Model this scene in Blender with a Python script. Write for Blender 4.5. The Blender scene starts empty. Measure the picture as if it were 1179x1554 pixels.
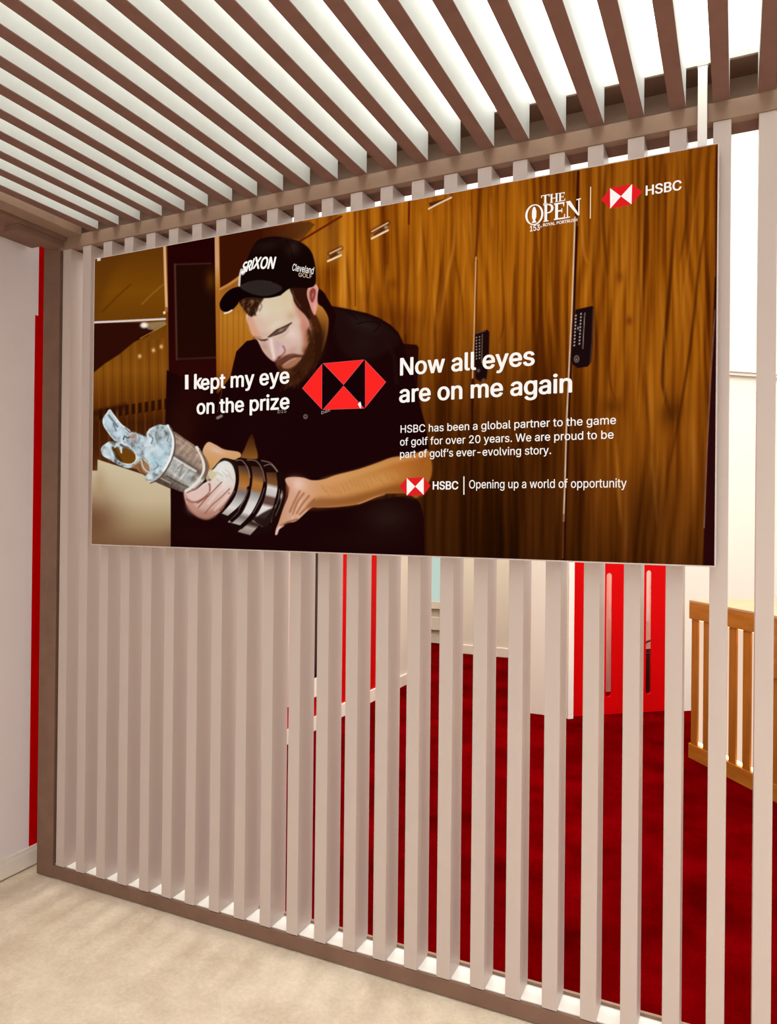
import bpy, bmesh, math, os
import numpy as np
from mathutils import Matrix, Vector

# ------------------------------------------------------------------ camera, world, lights, exposure
S = bpy.context.scene
COL = S.collection
def link(o):
    COL.objects.link(o); return o

cam_d = bpy.data.cameras.new('camera')
cam_d.sensor_fit = 'VERTICAL'
cam_d.sensor_height = 36.0
cam_d.lens = 36.0 * 1128.0 / 1554.0
cam_d.clip_start = 0.02
cam = link(bpy.data.objects.new('camera', cam_d))
def _dir(u, v):
    return Vector(((u - 589.5) / 1128.0, (v - 777.0) / 1128.0, 1.0)).normalized()
_X = -_dir(-1820, 757)                      # the partition's long direction, seen from the camera
_Y = _dir(1120, 787); _Y = (_Y - _X * _Y.dot(_X)).normalized()
_Z = _X.cross(_Y)
# camera axes (right, up, back) in the world
rot = Matrix(((_X[0], -_X[1], -_X[2]), (_Y[0], -_Y[1], -_Y[2]), (_Z[0], -_Z[1], -_Z[2])))
cam.matrix_world = Matrix.Translation((0, 0, 1.55)) @ rot.to_4x4()
S.camera = cam

w = bpy.data.worlds.new('world'); S.world = w; w.use_nodes = True
w.node_tree.nodes['Background'].inputs[0].default_value = (1.0, 0.97, 0.96, 1)
w.node_tree.nodes['Background'].inputs[1].default_value = 1.05

def area(name, loc, rot_, sx, sy, power, color):
    l = bpy.data.lights.new(name, 'AREA'); l.shape = 'RECTANGLE'; l.size = sx; l.size_y = sy
    l.energy = power; l.color = color
    o = link(bpy.data.objects.new(name, l)); o.location = loc; o.rotation_euler = rot_
    return o
area('far_hall_fill', (-2.5, 7.2, 5.2), (0, 0, 0), 1.6, 1.2, 110, (1.0, 0.95, 0.88))  # unseen fill added to brighten the far walls
area('door_room_fill', (-0.9, 6.75, 2.55), (0, 0, 0), 0.4, 0.4, 60, (1.0, 0.90, 0.86))  # unseen fill added to brighten the lobby seen through the slots
CEIL_L = 4.2      # radiance of the daylit translucent roof fabric

vs = S.view_settings
S.display_settings.display_device = 'sRGB'
vs.view_transform = 'Standard'; vs.look = 'None'; vs.exposure = 0.0; vs.gamma = 1.0
vs.use_curve_mapping = False

# ------------------------------------------------------------------ helpers
def lin(c):
    c = np.asarray(c, dtype=float) / 255.0
    return np.where(c <= 0.04045, c / 12.92, ((c + 0.055) / 1.055) ** 2.4)
def rgba(c): 
    l = lin(c); return (float(l[0]), float(l[1]), float(l[2]), 1.0)

def mat(name, c, rough=0.6, spec=0.3, noise=0.0, scale=30.0, bump=0.0, bscale=200.0, metal=0.0, c2=None, stretch=(1, 1, 1), coat=0.0):
    m = bpy.data.materials.new(name); m.use_nodes = True
    nt = m.node_tree; b = nt.nodes['Principled BSDF']
    b.inputs['Roughness'].default_value = rough
    b.inputs['Specular IOR Level'].default_value = spec
    b.inputs['Metallic'].default_value = metal
    b.inputs['Coat Weight'].default_value = coat
    b.inputs['Base Color'].default_value = rgba(c)
    if noise or c2 is not None or bump:
        tc = nt.nodes.new('ShaderNodeTexCoord'); mp = nt.nodes.new('ShaderNodeMapping')
        mp.inputs['Scale'].default_value = stretch
        nt.links.new(tc.outputs['Object'], mp.inputs['Vector'])
    if noise or c2 is not None:
        n = nt.nodes.new('ShaderNodeTexNoise'); n.inputs['Scale'].default_value = scale
        n.inputs['Detail'].default_value = 5; n.inputs['Roughness'].default_value = 0.6
        nt.links.new(mp.outputs[0], n.inputs['Vector'])
        r = nt.nodes.new('ShaderNodeValToRGB')
        if c2 is None:
            a = [max(0, x * (1 - noise)) for x in c]; d = [min(255, x * (1 + noise)) for x in c]
        else: a, d = c, c2
        r.color_ramp.elements[0].position = 0.3; r.color_ramp.elements[1].position = 0.7
        r.color_ramp.elements[0].color = rgba(a); r.color_ramp.elements[1].color = rgba(d)
        nt.links.new(n.outputs[0], r.inputs[0]); nt.links.new(r.outputs[0], b.inputs['Base Color'])
    if bump:
        n2 = nt.nodes.new('ShaderNodeTexNoise'); n2.inputs['Scale'].default_value = bscale
        n2.inputs['Detail'].default_value = 3
        nt.links.new(mp.outputs[0], n2.inputs['Vector'])
        bp = nt.nodes.new('ShaderNodeBump'); bp.inputs['Strength'].default_value = bump
        bp.inputs['Distance'].default_value = 0.004
        nt.links.new(n2.outputs[0], bp.inputs['Height']); nt.links.new(bp.outputs[0], b.inputs['Normal'])
    return m
def emit(name, c, strength):
    m = bpy.data.materials.new(name); m.use_nodes = True
    nt = m.node_tree; nt.nodes.remove(nt.nodes['Principled BSDF'])
    e = nt.nodes.new('ShaderNodeEmission'); e.inputs[0].default_value = rgba(c); e.inputs[1].default_value = strength
    nt.links.new(e.outputs[0], nt.nodes['Material Output'].inputs[0])
    return m

class MB:
    """collects solids, links them as one mesh object"""
    def __init__(s): s.v = []; s.f = []; s.mi = []
    def box(s, x0, x1, y0, y1, z0, z1, mi=0):
        n = len(s.v)
        s.v += [(x, y, z) for z in (z0, z1) for y in (y0, y1) for x in (x0, x1)]
        s.f += [tuple(n + i for i in q) for q in ((0, 2, 3, 1), (4, 5, 7, 6), (0, 1, 5, 4), (2, 6, 7, 3), (0, 4, 6, 2), (1, 3, 7, 5))]
        s.mi += [mi] * 6
        return s
    def prism(s, pts, axis_vec, mi=0):
        """closed polygon extruded by a vector"""
        n = len(s.v); k = len(pts); a = Vector(axis_vec)
        s.v += [tuple(p) for p in pts] + [tuple(Vector(p) + a) for p in pts]
        s.f.append(tuple(range(n, n + k))[::-1]); s.f.append(tuple(range(n + k, n + 2 * k)))
        for i in range(k):
            j = (i + 1) % k
            s.f.append((n + i, n + j, n + k + j, n + k + i))
        s.mi += [mi] * (k + 2)
        return s
    def build(s, name, mats, parent=None, bevel=0.0, smooth=False):
        me = bpy.data.meshes.new(name); me.from_pydata(s.v, [], s.f); me.update()
        bm = bmesh.new(); bm.from_mesh(me)
        bmesh.ops.recalc_face_normals(bm, faces=bm.faces)
        if bevel:
            bmesh.ops.bevel(bm, geom=list(bm.edges), offset=bevel, segments=2, affect='EDGES', profile=0.6)
        bm.to_mesh(me); bm.free()
        if not isinstance(mats, (list, tuple)): mats = [mats]
        for m in mats: me.materials.append(m)
        if len(mats) > 1 and not bevel: me.polygons.foreach_set('material_index', s.mi)
        if smooth: me.polygons.foreach_set('use_smooth', [True] * len(me.polygons))
        o = link(bpy.data.objects.new(name, me))
        if parent: o.parent = parent
        return o
def root(name, loc=(0, 0, 0)):
    o = link(bpy.data.objects.new(name, None)); o.location = loc; o.empty_display_size = 0.1; return o
def tag(o, label, cat, group=None):
    o['label'] = label; o['category'] = cat
    if group: o['group'] = group
    return o
def struct(o, label, cat):
    o['kind'] = 'structure'; o['label'] = label; o['category'] = cat; return o
def copy_of(o, dx=0.0, dy=0.0, dz=0.0, parent=None):
    c = o.copy(); link(c); c.parent = parent
    c.location = (o.location[0] + dx, o.location[1] + dy, o.location[2] + dz); return c

# ------------------------------------------------------------------ materials
M_floor = mat('beige_carpet', (214, 194, 169), 0.95, 0.05, scale=4.5, c2=(244, 228, 206), bump=0.5, bscale=260)
def carpet_detail(m, s, lo, hi):
    """fine fibre speckle multiplied on the base colour"""
    nt = m.node_tree; b = nt.nodes['Principled BSDF']
    src = b.inputs['Base Color'].links[0].from_socket
    tc = nt.nodes.new('ShaderNodeTexCoord')
    n = nt.nodes.new('ShaderNodeTexNoise'); n.inputs['Scale'].default_value = s; n.inputs['Detail'].default_value = 6
    n.inputs['Roughness'].default_value = 0.8
    nt.links.new(tc.outputs['Object'], n.inputs['Vector'])
    mr = nt.nodes.new('ShaderNodeMapRange'); mr.inputs[1].default_value = 0.3; mr.inputs[2].default_value = 0.7
    mr.inputs[3].default_value = lo; mr.inputs[4].default_value = hi
    nt.links.new(n.outputs[0], mr.inputs[0])
    mx = nt.nodes.new('ShaderNodeVectorMath'); mx.operation = 'MULTIPLY'
    nt.links.new(src, mx.inputs[0]); nt.links.new(mr.outputs[0], mx.inputs[1])
    nt.links.new(mx.outputs[0], b.inputs['Base Color'])
carpet_detail(M_floor, 60, 0.86, 1.08)
M_red_carpet = mat('red_carpet', (66, 0, 0), 1.0, 0.0, scale=2.6, c2=(108, 0, 3), bump=0.5, bscale=220)
carpet_detail(M_red_carpet, 45, 0.85, 1.1)
M_slat = mat('offwhite_slat_paint', (200, 184, 176), 0.38, 0.35, noise=0.012, scale=3, stretch=(1, 1, 0.2))
M_taupe = mat('taupe_paint', (150, 122, 102), 0.55, 0.25, noise=0.05, scale=9)
M_taupe_dark = mat('brown_paint', (128, 98, 82), 0.6, 0.2, noise=0.05, scale=9)
M_ceil_slat_lit = mat('ceiling_slat_lit_tone', (204, 206, 202), 0.55, 0.2, noise=0.02, scale=6)  # slat sides: the light on them is put into this pale colour
M_ceil_slat_shaded = mat('ceiling_slat_shaded_tone', (126, 92, 82), 0.6, 0.2, noise=0.04, scale=14)  # undersides of the same slats: shade put into a darker brown
M_sill_top = mat('white_laminate', (245, 242, 236), 0.3, 0.4, noise=0.01, scale=4)
M_wall = mat('grey_white_wall', (236, 224, 224), 0.7, 0.2, noise=0.015, scale=2)
M_wall_back = mat('cream_wall', (226, 217, 202), 0.7, 0.2, noise=0.006, scale=1.5)
M_white = mat('white_gloss_trim', (236, 226, 214), 0.45, 0.35, noise=0.01, scale=5)
M_red = mat('red_lacquer', (200, 0, 2), 0.5, 0.06, noise=0.03, scale=3)
M_red_flat = mat('red_panel_paint', (206, 0, 0), 0.8, 0.0, noise=0.04, scale=4)
M_wood = mat('oak_veneer', (150, 86, 18), 0.5, 0.3, scale=9, c2=(186, 116, 34), stretch=(1, 1, 0.12))
M_wood_h = mat('oak_veneer_rail', (160, 94, 22), 0.5, 0.3, scale=6, c2=(190, 120, 38), stretch=(0.5, 0.5, 4))
M_wood_top = mat('pale_wood_top', (196, 156, 118), 0.4, 0.4, noise=0.03, scale=8)
M_backlit = emit('backlit_counter_panel', (250, 216, 188), 0.92)
M_led = emit('warm_led_strip', (255, 205, 130), 12.0)
M_black = mat('black_glass', (12, 8, 8), 0.15, 0.5, noise=0.05, scale=3)
M_frame_dark = mat('dark_metal_frame', (60, 44, 38), 0.4, 0.4, noise=0.03, scale=10)
M_rim = mat('pale_aluminium_rim', (205, 190, 182), 0.4, 0.5, noise=0.01, scale=10)
M_bag = mat('black_leather', (26, 16, 18), 0.5, 0.4, noise=0.1, scale=20)
M_chrome = mat('chrome', (220, 220, 220), 0.2, 0.5, metal=1.0, noise=0.01, scale=4)
M_ceil_light = emit('daylit_roof_fabric', (252, 252, 246), CEIL_L)
M_window = emit('daylit_frosted_glass', (206, 226, 214), 0.85)
def glass():
    m = bpy.data.materials.new('clear_glass'); m.use_nodes = True
    nt = m.node_tree; nt.nodes.remove(nt.nodes['Principled BSDF'])
    t = nt.nodes.new('ShaderNodeBsdfTransparent'); t.inputs[0].default_value = (0.93, 0.95, 0.94, 1)
    g = nt.nodes.new('ShaderNodeBsdfGlossy'); g.inputs['Roughness'].default_value = 0.02
    mx = nt.nodes.new('ShaderNodeMixShader'); mx.inputs[0].default_value = 0.07
    nt.links.new(t.outputs[0], mx.inputs[1]); nt.links.new(g.outputs[0], mx.inputs[2])
    nt.links.new(mx.outputs[0], nt.nodes['Material Output'].inputs[0])
    return m
M_glass = glass()

# ------------------------------------------------------------------ room shell
YF = 2.254        # front face of the partition
YB = 2.360        # its rear
o = MB().box(-2.86, 2.6, -2.6, YB - 0.004, -0.06, 0.0).build('floor', M_floor)
struct(o, 'beige carpeted floor in front of the slatted partition', 'floor')
o = MB().prism([(-5, YB - 0.004, -0.06), (4.6, YB - 0.004, -0.06), (4.6, 10.6, -0.06), (-5, 10.6, -0.06)], (0, 0, 0.06)).build('floor', M_red_carpet)
struct(o, 'deep red carpeted floor behind the slatted partition', 'floor')

# left wall of the corridor and its red end strip
wl = MB().box(-2.95, -2.785, -2.6, 2.283, 0.0, 2.90).box(-2.95, -2.785, 2.2831, 2.299, 2.41, 2.90).build('wall_left', M_wall)
struct(wl, 'pinkish white wall left of the brown corner post', 'wall')
o = MB().box(-2.95, -2.786, 2.283, 2.36, 0.0, 2.90).build('red_strip', M_red_flat, wl)
o['label'] = 'red strip at the wall end beside the post'
o = MB().box(-2.95, -2.736, 2.36, 4.18, 0.0, 5.4).build('wall_section', M_wall_back, wl)
rw = MB().box(-2.95, -2.735, 4.18, 5.84, 0.0, 2.6).build('red_panel', M_red, wl)
MB().box(-2.95, -2.736, 4.18, 5.84, 2.6, 5.4).build('wall_section', M_wall_back, wl)
rw['label'] = 'red painted panel of the left wall beyond the partition'
o = MB().box(-2.95, -2.736, 5.84, 6.6, 0.0, 5.4).build('wall_section', M_wall_back, wl)
b = MB().box(-2.785, -2.770, -2.6, 2.345, 0.006, 0.072).box(-2.785, -2.774, -2.6, 2.345, 0.072, 0.088).build('baseboard_left', M_white, None, 0.0015)
struct(b, 'white baseboard along the left wall, front corridor', 'baseboard')
b = MB().box(-2.735, -2.720, 2.37, 6.6, 0.0, 0.10).build('baseboard_left', M_white, None, 0.003)
struct(b, 'white baseboard along the far left wall behind the slats', 'baseboard')

# dark screen in a white frame, mounted low on the red panel
t = tag(root('display_screen', (-2.735, 4.22, 0.26)), 'dark glass display in thick white frame on red wall behind the slats', 'screen')
m_ = MB()
m_.box(0, 0.05, 0.0, 0.64, 0.0, 0.13).box(0, 0.05, 0.0, 0.64, 1.60, 1.66).box(0, 0.05, 0.0, 0.03, 0.13, 1.60).box(0, 0.05, 0.61, 0.64, 0.13, 1.60)
m_.build('frame', M_white, t)
MB().box(0.002, 0.04, 0.03, 0.61, 0.13, 1.60).build('glass_panel', M_black, t)

# far walls
o = MB().box(-2.90, -1.50, 7.95, 8.10, 0, 5.4).box(-2.90, -2.80, 8.10, 8.45, 0, 5.4).build('wall_back', M_wall_back)
struct(o, 'cream far wall at the end of the red carpet', 'wall')
b = MB().box(-2.90, -1.56, 7.935, 7.95, 0, 0.10).build('baseboard_back', M_white, None, 0.003)
struct(b, 'white baseboard on the far cream wall', 'baseboard')
o = MB().box(-5.0, -2.90, 8.45, 8.60, 0, 5.4).build('wall_far', M_wall_back)
struct(o, 'farthest wall with the frosted window, left of the cream wall', 'wall')
wn = root('window_1', (-3.35, 8.45, 0.42)); struct(wn, 'pale green frosted window in the farthest wall', 'window')
m_ = MB().box(-0.55, 0.42, -0.06, 0.0, 0.0, 0.09).box(-0.55, 0.42, -0.06, 0.0, 2.5, 2.58).box(-0.55, -0.49, -0.06, 0, 0.09, 2.5).box(0.36, 0.42, -0.06, 0, 0.09, 2.5)
m_.build('window_frame', M_white, wn, 0.004)
MB().box(-0.49, 0.36, -0.03, -0.01, 0.09, 2.5).build('window_pane', M_window, wn)
MB().box(-0.50, 0.40, -0.045, -0.012, -0.26, -0.10).build('wainscot_panel', M_white, wn, 0.006)
b = MB().box(-5.0, -2.92, 8.435, 8.45, 0, 0.10).build('baseboard_far', M_white, None, 0.003)
struct(b, 'white baseboard beneath the frosted window', 'baseboard')
o = MB().box(-1.50, -1.136, 5.79, 5.93, 0, 5.4).box(-1.50, -1.36, 5.93, 8.05, 0, 5.4).build('wall_middle', M_wall_back)
struct(o, 'cream wall standing left of the red doors', 'wall')

# angled wall with the pair of red doors
ux, uy = 0.82 / math.hypot(.82, .67), 0.67 / math.hypot(.82, .67)
AW = Matrix.Translation((-1.136, 5.80, 0)) @ Matrix(((ux, -uy, 0, 0), (uy, ux, 0, 0), (0, 0, 1, 0), (0, 0, 0, 1)))
m_ = MB().box(0.92, 4.6, 0.0, 0.14, 0, 5.4).box(0.0, 0.92, 0.0, 0.14, 2.22, 5.4).box(-0.05, 0.0, 0.0, 0.14, 0, 5.4)
o = m_.build('wall_right', M_wall_back); o.matrix_world = AW
struct(o, 'cream angled wall around the red doors and behind the wooden counter', 'wall')
o = MB().box(0.94, 4.6, -0.045, 0.0, 2.745, 2.775).box(0.94, 4.6, -0.03, 0.0, 2.72, 2.745).build('trim_1', M_wall_back); o.matrix_world = AW
struct(o, 'cream ledge moulding running high along the angled wall', 'moulding')
o = MB().box(-0.045, 0.0, -0.02, 0.0, 0, 2.26).box(0.0, 0.92, -0.02, 0.0, 2.22, 2.26).build('trim_2', M_white); o.matrix_world = AW
struct(o, 'white jamb and head around the red doors', 'door frame')

def slot_door(name, x0, x1, sx0, sx1, z0, z1, label):
    """leaf with a tall round-cornered slot cut through it"""
    t = root(name); t.matrix_world = AW @ Matrix.Translation((x0, 0.02, 0)); struct(t, label, 'door')
    W = x1 - x0; a0 = sx0 - x0; a1 = sx1 - x0; r = (a1 - a0) / 2 * 0.9; Ht = 2.21; zb = 0.004
    cx_ = (a0 + a1) / 2
    hole = []
    for (hx, hz, s) in ((a1 - r, z0 + r, -90), (a1 - r, z1 - r, 0), (a0 + r, z1 - r, 90), (a0 + r, z0 + r, 180)):
        for k in range(5):
            an = math.radians(s + k * 22.5); hole.append((hx + r * math.cos(an), hz + r * math.sin(an)))
    outer = []
    for (hx, hz) in hole:                       # radially matched points on the leaf's outline
        outer.append((0.003 if hx < cx_ else W - 0.003, zb if hz < (z0 + z1) / 2 else Ht))
    # keep the sides straight: points of straight sides go to the same height
    V = []; F = []
    n = len(hole)
    ring = []
    for (hx, hz) in hole:
        ring.append((min(max(hx, a0), a1), hz))
    for y in (0.0, 0.014):
        for p in ring: V.append((p[0], y, p[1]))
    base = len(V)
    # outer boundary: corners + side points
    for y in (0.0, 0.014):
        for i, p in enumerate(ring):
            q = i // 5; k = i % 5
            X = W - 0.003 if q in (0, 1) else 0.003
            Z = zb if q in (0, 3) else Ht
            if (q, k) in ((0, 4), (3, 0)): Z = z0 + r
            if (q, k) in ((1, 0), (2, 4)): Z = z1 - r
            if (q, k) == (0, 0): X = a1 - r
            if (q, k) == (3, 4): X = a0 + r
            if (q, k) == (1, 4): X = a1 - r
            if (q, k) == (2, 0): X = a0 + r
            V.append((X, y, Z))
    for i in range(n):
        j = (i + 1) % n
        F.append((i, j, base + j, base + i))
        F.append((n + i, base + n + i, base + n + j, n + j))
        F.append((i, n + i, n + j, j))
        F.append((base + i, base + j, base + n + j, base + n + i))
    me = bpy.data.meshes.new('leaf'); me.from_pydata(V, [], F); me.update()
    bm = bmesh.new(); bm.from_mesh(me); bmesh.ops.dissolve_degenerate(bm, dist=1e-5, edges=bm.edges)
    bmesh.ops.recalc_face_normals(bm, faces=bm.faces); bm.to_mesh(me); bm.free()
    me.materials.append(M_red)
    o = link(bpy.data.objects.new('leaf', me)); o.parent = t
    MB().box(a0 - 0.004, a1 + 0.004, 0.0145, 0.019, z0 - 0.004, z1 + 0.004).build('glass_slot', M_glass, t)
    return t
slot_door('door_1', 0.0, 0.478, 0.299, 0.351, 0.144, 1.112, 'left leaf of the red double doors with tall narrow glass slot')
slot_door('door_2', 0.482, 0.92, 0.652, 0.702, 0.147, 1.130, 'right leaf of the red double doors, dark bag behind its glass slot')
# lobby behind the doors
m_ = MB().box(-0.02, 1.9, 0.72, 0.78, 0, 2.7).box(-0.02, 0.03, 0.15, 0.72, 0, 2.7).box(1.85, 1.9, 0.15, 0.72, 0, 2.7).box(-0.02, 1.9, 0.15, 0.78, 2.7, 2.76)
o = m_.build('wall_lobby', mat('lobby_wall', (240, 214, 206), 0.8, 0.1, noise=0.01, scale=3)); o.matrix_world = AW
struct(o, 'pinkish white wall seen through the door slots', 'wall')

# black bag standing behind the right door slot
t = tag(root('shoulder_bag'), 'black bag with raised strap seen through the right door slot', 'bag')
t.matrix_world = AW @ Matrix.Translation((0.89, 0.30, 0.0))
bm = bmesh.new()
bmesh.ops.create_cube(bm, size=1.0)
for v in bm.verts:
    v.co = Vector((v.co.x * 0.25, v.co.y * (0.16 if v.co.z < 0 else 0.07), v.co.z * 0.44 + 0.23))
bmesh.ops.bevel(bm, geom=list(bm.edges), offset=0.03, segments=3, affect='EDGES')
me = bpy.data.meshes.new('bag_body'); bm.to_mesh(me); bm.free(); me.materials.append(M_bag)
link(bpy.data.objects.new('bag_body', me)).parent = t
sv, sf = [], []
for k in range(17):
    a = math.pi * k / 16; c = Vector((-0.10 * math.cos(a), 0.0, 0.43 + 0.09 * math.sin(a)))
    rd = Vector((-math.cos(a), 0.0, math.sin(a) * 1.1)).normalized()
    for q in range(8):
        b2 = 2 * math.pi * q / 8; sv.append(tuple(c + rd * 0.009 * math.cos(b2) + Vector((0, 0.012 * math.sin(b2), 0))))
        if k: n0 = (k - 1) * 8; sf.append((n0 + q, n0 + (q + 1) % 8, n0 + 8 + (q + 1) % 8, n0 + 8 + q))
me = bpy.data.meshes.new('strap'); me.from_pydata(sv, [], sf); me.materials.append(M_bag)
link(bpy.data.objects.new('strap', me)).parent = t
MB().box(-0.03, 0.03, -0.088, -0.068, 0.24, 0.27).build('clasp', M_chrome, t, 0.004)

# hall ceiling above the red carpet
o = MB().box(-6.0, 6.0, -5.0, 10.6, 5.4, 5.5).build('ceiling_roof', M_ceil_light)
struct(o, 'glowing white fabric roof high above slats and hall', 'ceiling')
o = MB().box(-5.0, -4.9, 6.5, 8.6, 0, 5.4).box(-5.0, -2.95, 6.5, 6.6, 0, 5.4).build('wall_far_left', M_wall_back)
struct(o, 'cream wall closing the far left recess', 'wall')

# ------------------------------------------------------------------ corridor ceiling: luminous sheet + slats
YC = 2.251
ce = root('ceiling', (0, 0, 2.82)); struct(ce, 'open ceiling of slats with lit sides and shaded undersides coloured in, under the bright roof', 'ceiling')
MB().box(-2.78, 2.5, YC - 0.004, YC + 0.004, 0.0, 0.016).build('edge_profile', M_rim, ce)
MB().box(-2.78, 2.5, YC + 0.0045, YB + 0.012, -0.002, 0.014).build('cap_board', M_taupe_dark, ce)
lab0 = None
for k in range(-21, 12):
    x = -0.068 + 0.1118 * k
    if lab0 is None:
        m_ = MB().box(0, 0.042, -2.0, 2.241, -0.112, 0.0).box(0.0, 0.042, -2.0, 2.241, -0.115, -0.112, 1)  # thin bottom layer carries the painted shade
        lab0 = m_.build('ceiling_slat', [M_ceil_slat_lit, M_ceil_slat_shaded], ce); lab0.location = (x, 0, 0)
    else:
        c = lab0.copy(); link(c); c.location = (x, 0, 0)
# side beams along the left wall
o = MB().box(-2.552, -2.475, -2.0, 2.25, 2.700, 2.80).build('trim_3', M_taupe, None, 0.002)
struct(o, 'taupe beam at the ceiling\'s left edge, beside the last slat', 'beam')
o = MB().box(-2.77, -2.558, -2.0, 2.25, 2.688, 2.82).box(-2.66, -2.575, 2.03, 2.25, 2.664, 2.688).build('trim_4', M_taupe_dark, None, 0.002)
struct(o, 'brown beam where the left wall meets the slatted ceiling', 'beam')

# ------------------------------------------------------------------ slatted partition
pt = tag(root('slatted_partition', (-1.2, YF, 0)), 'white slatted screen with brown corner post, sill and header that carries the poster', 'partition')
def pp(mb, name, mats, bevel=0.0):
    o = mb.build(name, mats, pt, bevel); o.location = (1.2, -YF, 0); return o
pp(MB().box(-2.700, -2.604, YF, YB, 0.002, 2.72), 'post', M_taupe_dark, 0.002)
pp(MB().box(-2.603, 1.20, YF, YF + 0.012, 0.006, 0.056), 'sill', M_taupe_dark, 0.0012)
o = pp(MB().box(-2.603, 1.20, YF + 0.0125, YB - 0.012, 0.002, 0.0585), 'sill_top', M_sill_top); o['label'] = 'white top of the sill between the slats'
o = pp(MB().box(-2.603, 1.20, YB - 0.0115, YB, 0.002, 0.068), 'sill_lip', M_taupe, 0.001)
pp(MB().box(-2.603, 1.20, YF - 0.004, YF + 0.03, 2.656, 2.708), 'header_beam', M_taupe, 0.0015)
pp(MB().box(-2.603, 1.20, YF + 0.031, YB + 0.004, 2.662, 2.690), 'header_underside', M_taupe_dark)
pp(MB().box(-2.603, 1.20, YB - 0.01, YB + 0.012, 2.6905, 2.8175), 'fascia', M_taupe)
s0 = None
for i in range(33):
    x = -2.586 + 0.1145 * i
    if s0 is None:
        s0 = MB().box(0, 0.046, 0, 0.100, 0.0590, 2.6555).build('slat', M_slat, pt, 0.0012)
        s0.location = (x + 1.2, 0.0005, 0)
    else:
        c = s0.copy(); link(c); c.location = (x + 1.2, 0.0005, 0)

# white cable trunking from the ceiling to the poster
t = tag(root('cable_trunking', (-0.094, 2.232, 2.58)), 'narrow white vertical strip between ceiling edge and the poster\'s top right', 'trunking')
MB().box(-0.0122, 0.0122, -0.007, 0.007, -0.008, 0.224).build('cover', M_sill_top, t, 0.0015)
MB().box(-0.0145, 0.0145, -0.009, 0.009, 0.224, 0.2385).build('end_cap', M_rim, t, 0.001)

# ------------------------------------------------------------------ reception counter
fx, fy = 0.618, -0.786
CW = Matrix.Translation((-0.272, 5.195, 0)) @ Matrix(((fx, -fy, 0, 0), (fy, fx, 0, 0), (0, 0, 1, 0), (0, 0, 0, 1)))
t = tag(root('reception_counter'), 'oak reception counter with backlit vertical slats on the red carpet', 'counter')
t.matrix_world = CW                        # local x runs along the front, local y goes behind it
L = 2.2
def cp(mb, n, m, bevel=0.0): return mb.build(n, m, t, bevel)
cp(MB().box(-0.002, 0.698, 0.0, 0.03, 0.900, 1.004), 'apron', M_wood_h, 0.002)
cp(MB().box(0.700, L, -0.004, 0.03, 0.675, 1.004), 'apron', M_wood_h, 0.002)
cp(MB().box(-0.004, L, 0.0, 0.70, 1.005, 1.020), 'counter_top', M_wood_top, 0.002)
cp(MB().box(0.0, L, 0.0, 0.12, 0.001, 0.095), 'base_rail', M_wood_h, 0.002)
cp(MB().box(0.0, L, 0.062, 0.075, 0.096, 0.90), 'back_panel', M_backlit)
cp(MB().box(0.0, 0.025, 0.125, 0.68, 0.001, 1.003).box(0.0, L, 0.125, 0.14, 0.001, 1.003), 'carcass', M_wood, 0.0)
cp(MB().box(0.01, L - 0.01, 0.030, 0.058, 0.0955, 0.103), 'light_strip', M_led)
cp(MB().box(0.01, L - 0.01, 0.036, 0.058, 0.892, 0.8985), 'light_strip', M_led)
s0 = None
for k in range(18):
    x = 0.017 + 0.12 * k
    if x + 0.08 > L: break
    if s0 is None:
        s0 = MB().box(0, 0.063, 0.006, 0.018, 0.0955, 0.8995).build('slat', M_wood, t, 0.0015); s0.location = (x, 0, 0)
    else:
        c = s0.copy(); link(c); c.location = (x, 0, 0)

# ------------------------------------------------------------------ the poster
PX0, PX1, PZ0, PZ1, PY = -2.3455, -0.0535, 1.4215, 2.567, 2.200
PW, PH = PX1 - PX0, PZ1 - PZ0
# homography between positions measured on the photograph and the poster's own plane (u right, v up, metres)
def homography(src, dst):
    A = []
    for (x, y), (a, c) in zip(src, dst):
        A.append([x, y, 1, 0, 0, 0, -a * x, -a * y, -a]); A.append([0, 0, 0, x, y, 1, -c * x, -c * y, -c])
    return np.linalg.svd(np.array(A))[2][-1].reshape(3, 3)
_src = [(146, 392), (1086, 221), (1086.5, 858), (137, 826)]
_dst = [(0, PH), (PW, PH), (PW, 0), (0, 0)]
HM = homography(_src, _dst); HI = np.linalg.inv(HM)
def P(x, y):
    a = HM @ np.array([x, y, 1.0]); return a[0] / a[2], a[1] / a[2]

NX, NY = 1151, 576
gu = np.linspace(0, PW, NX); gv = np.linspace(0, PH, NY)
GU, GV = np.meshgrid(gu, gv)
_d = HI[2, 0] * GU + HI[2, 1] * GV + HI[2, 2]
U = (HI[0, 0] * GU + HI[0, 1] * GV + HI[0, 2]) / _d      # measured x of every print dot
V = (HI[1, 0] * GU + HI[1, 1] * GV + HI[1, 2]) / _d
IMG = np.zeros((NY, NX, 3))
rng = np.random.RandomState(7)

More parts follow.
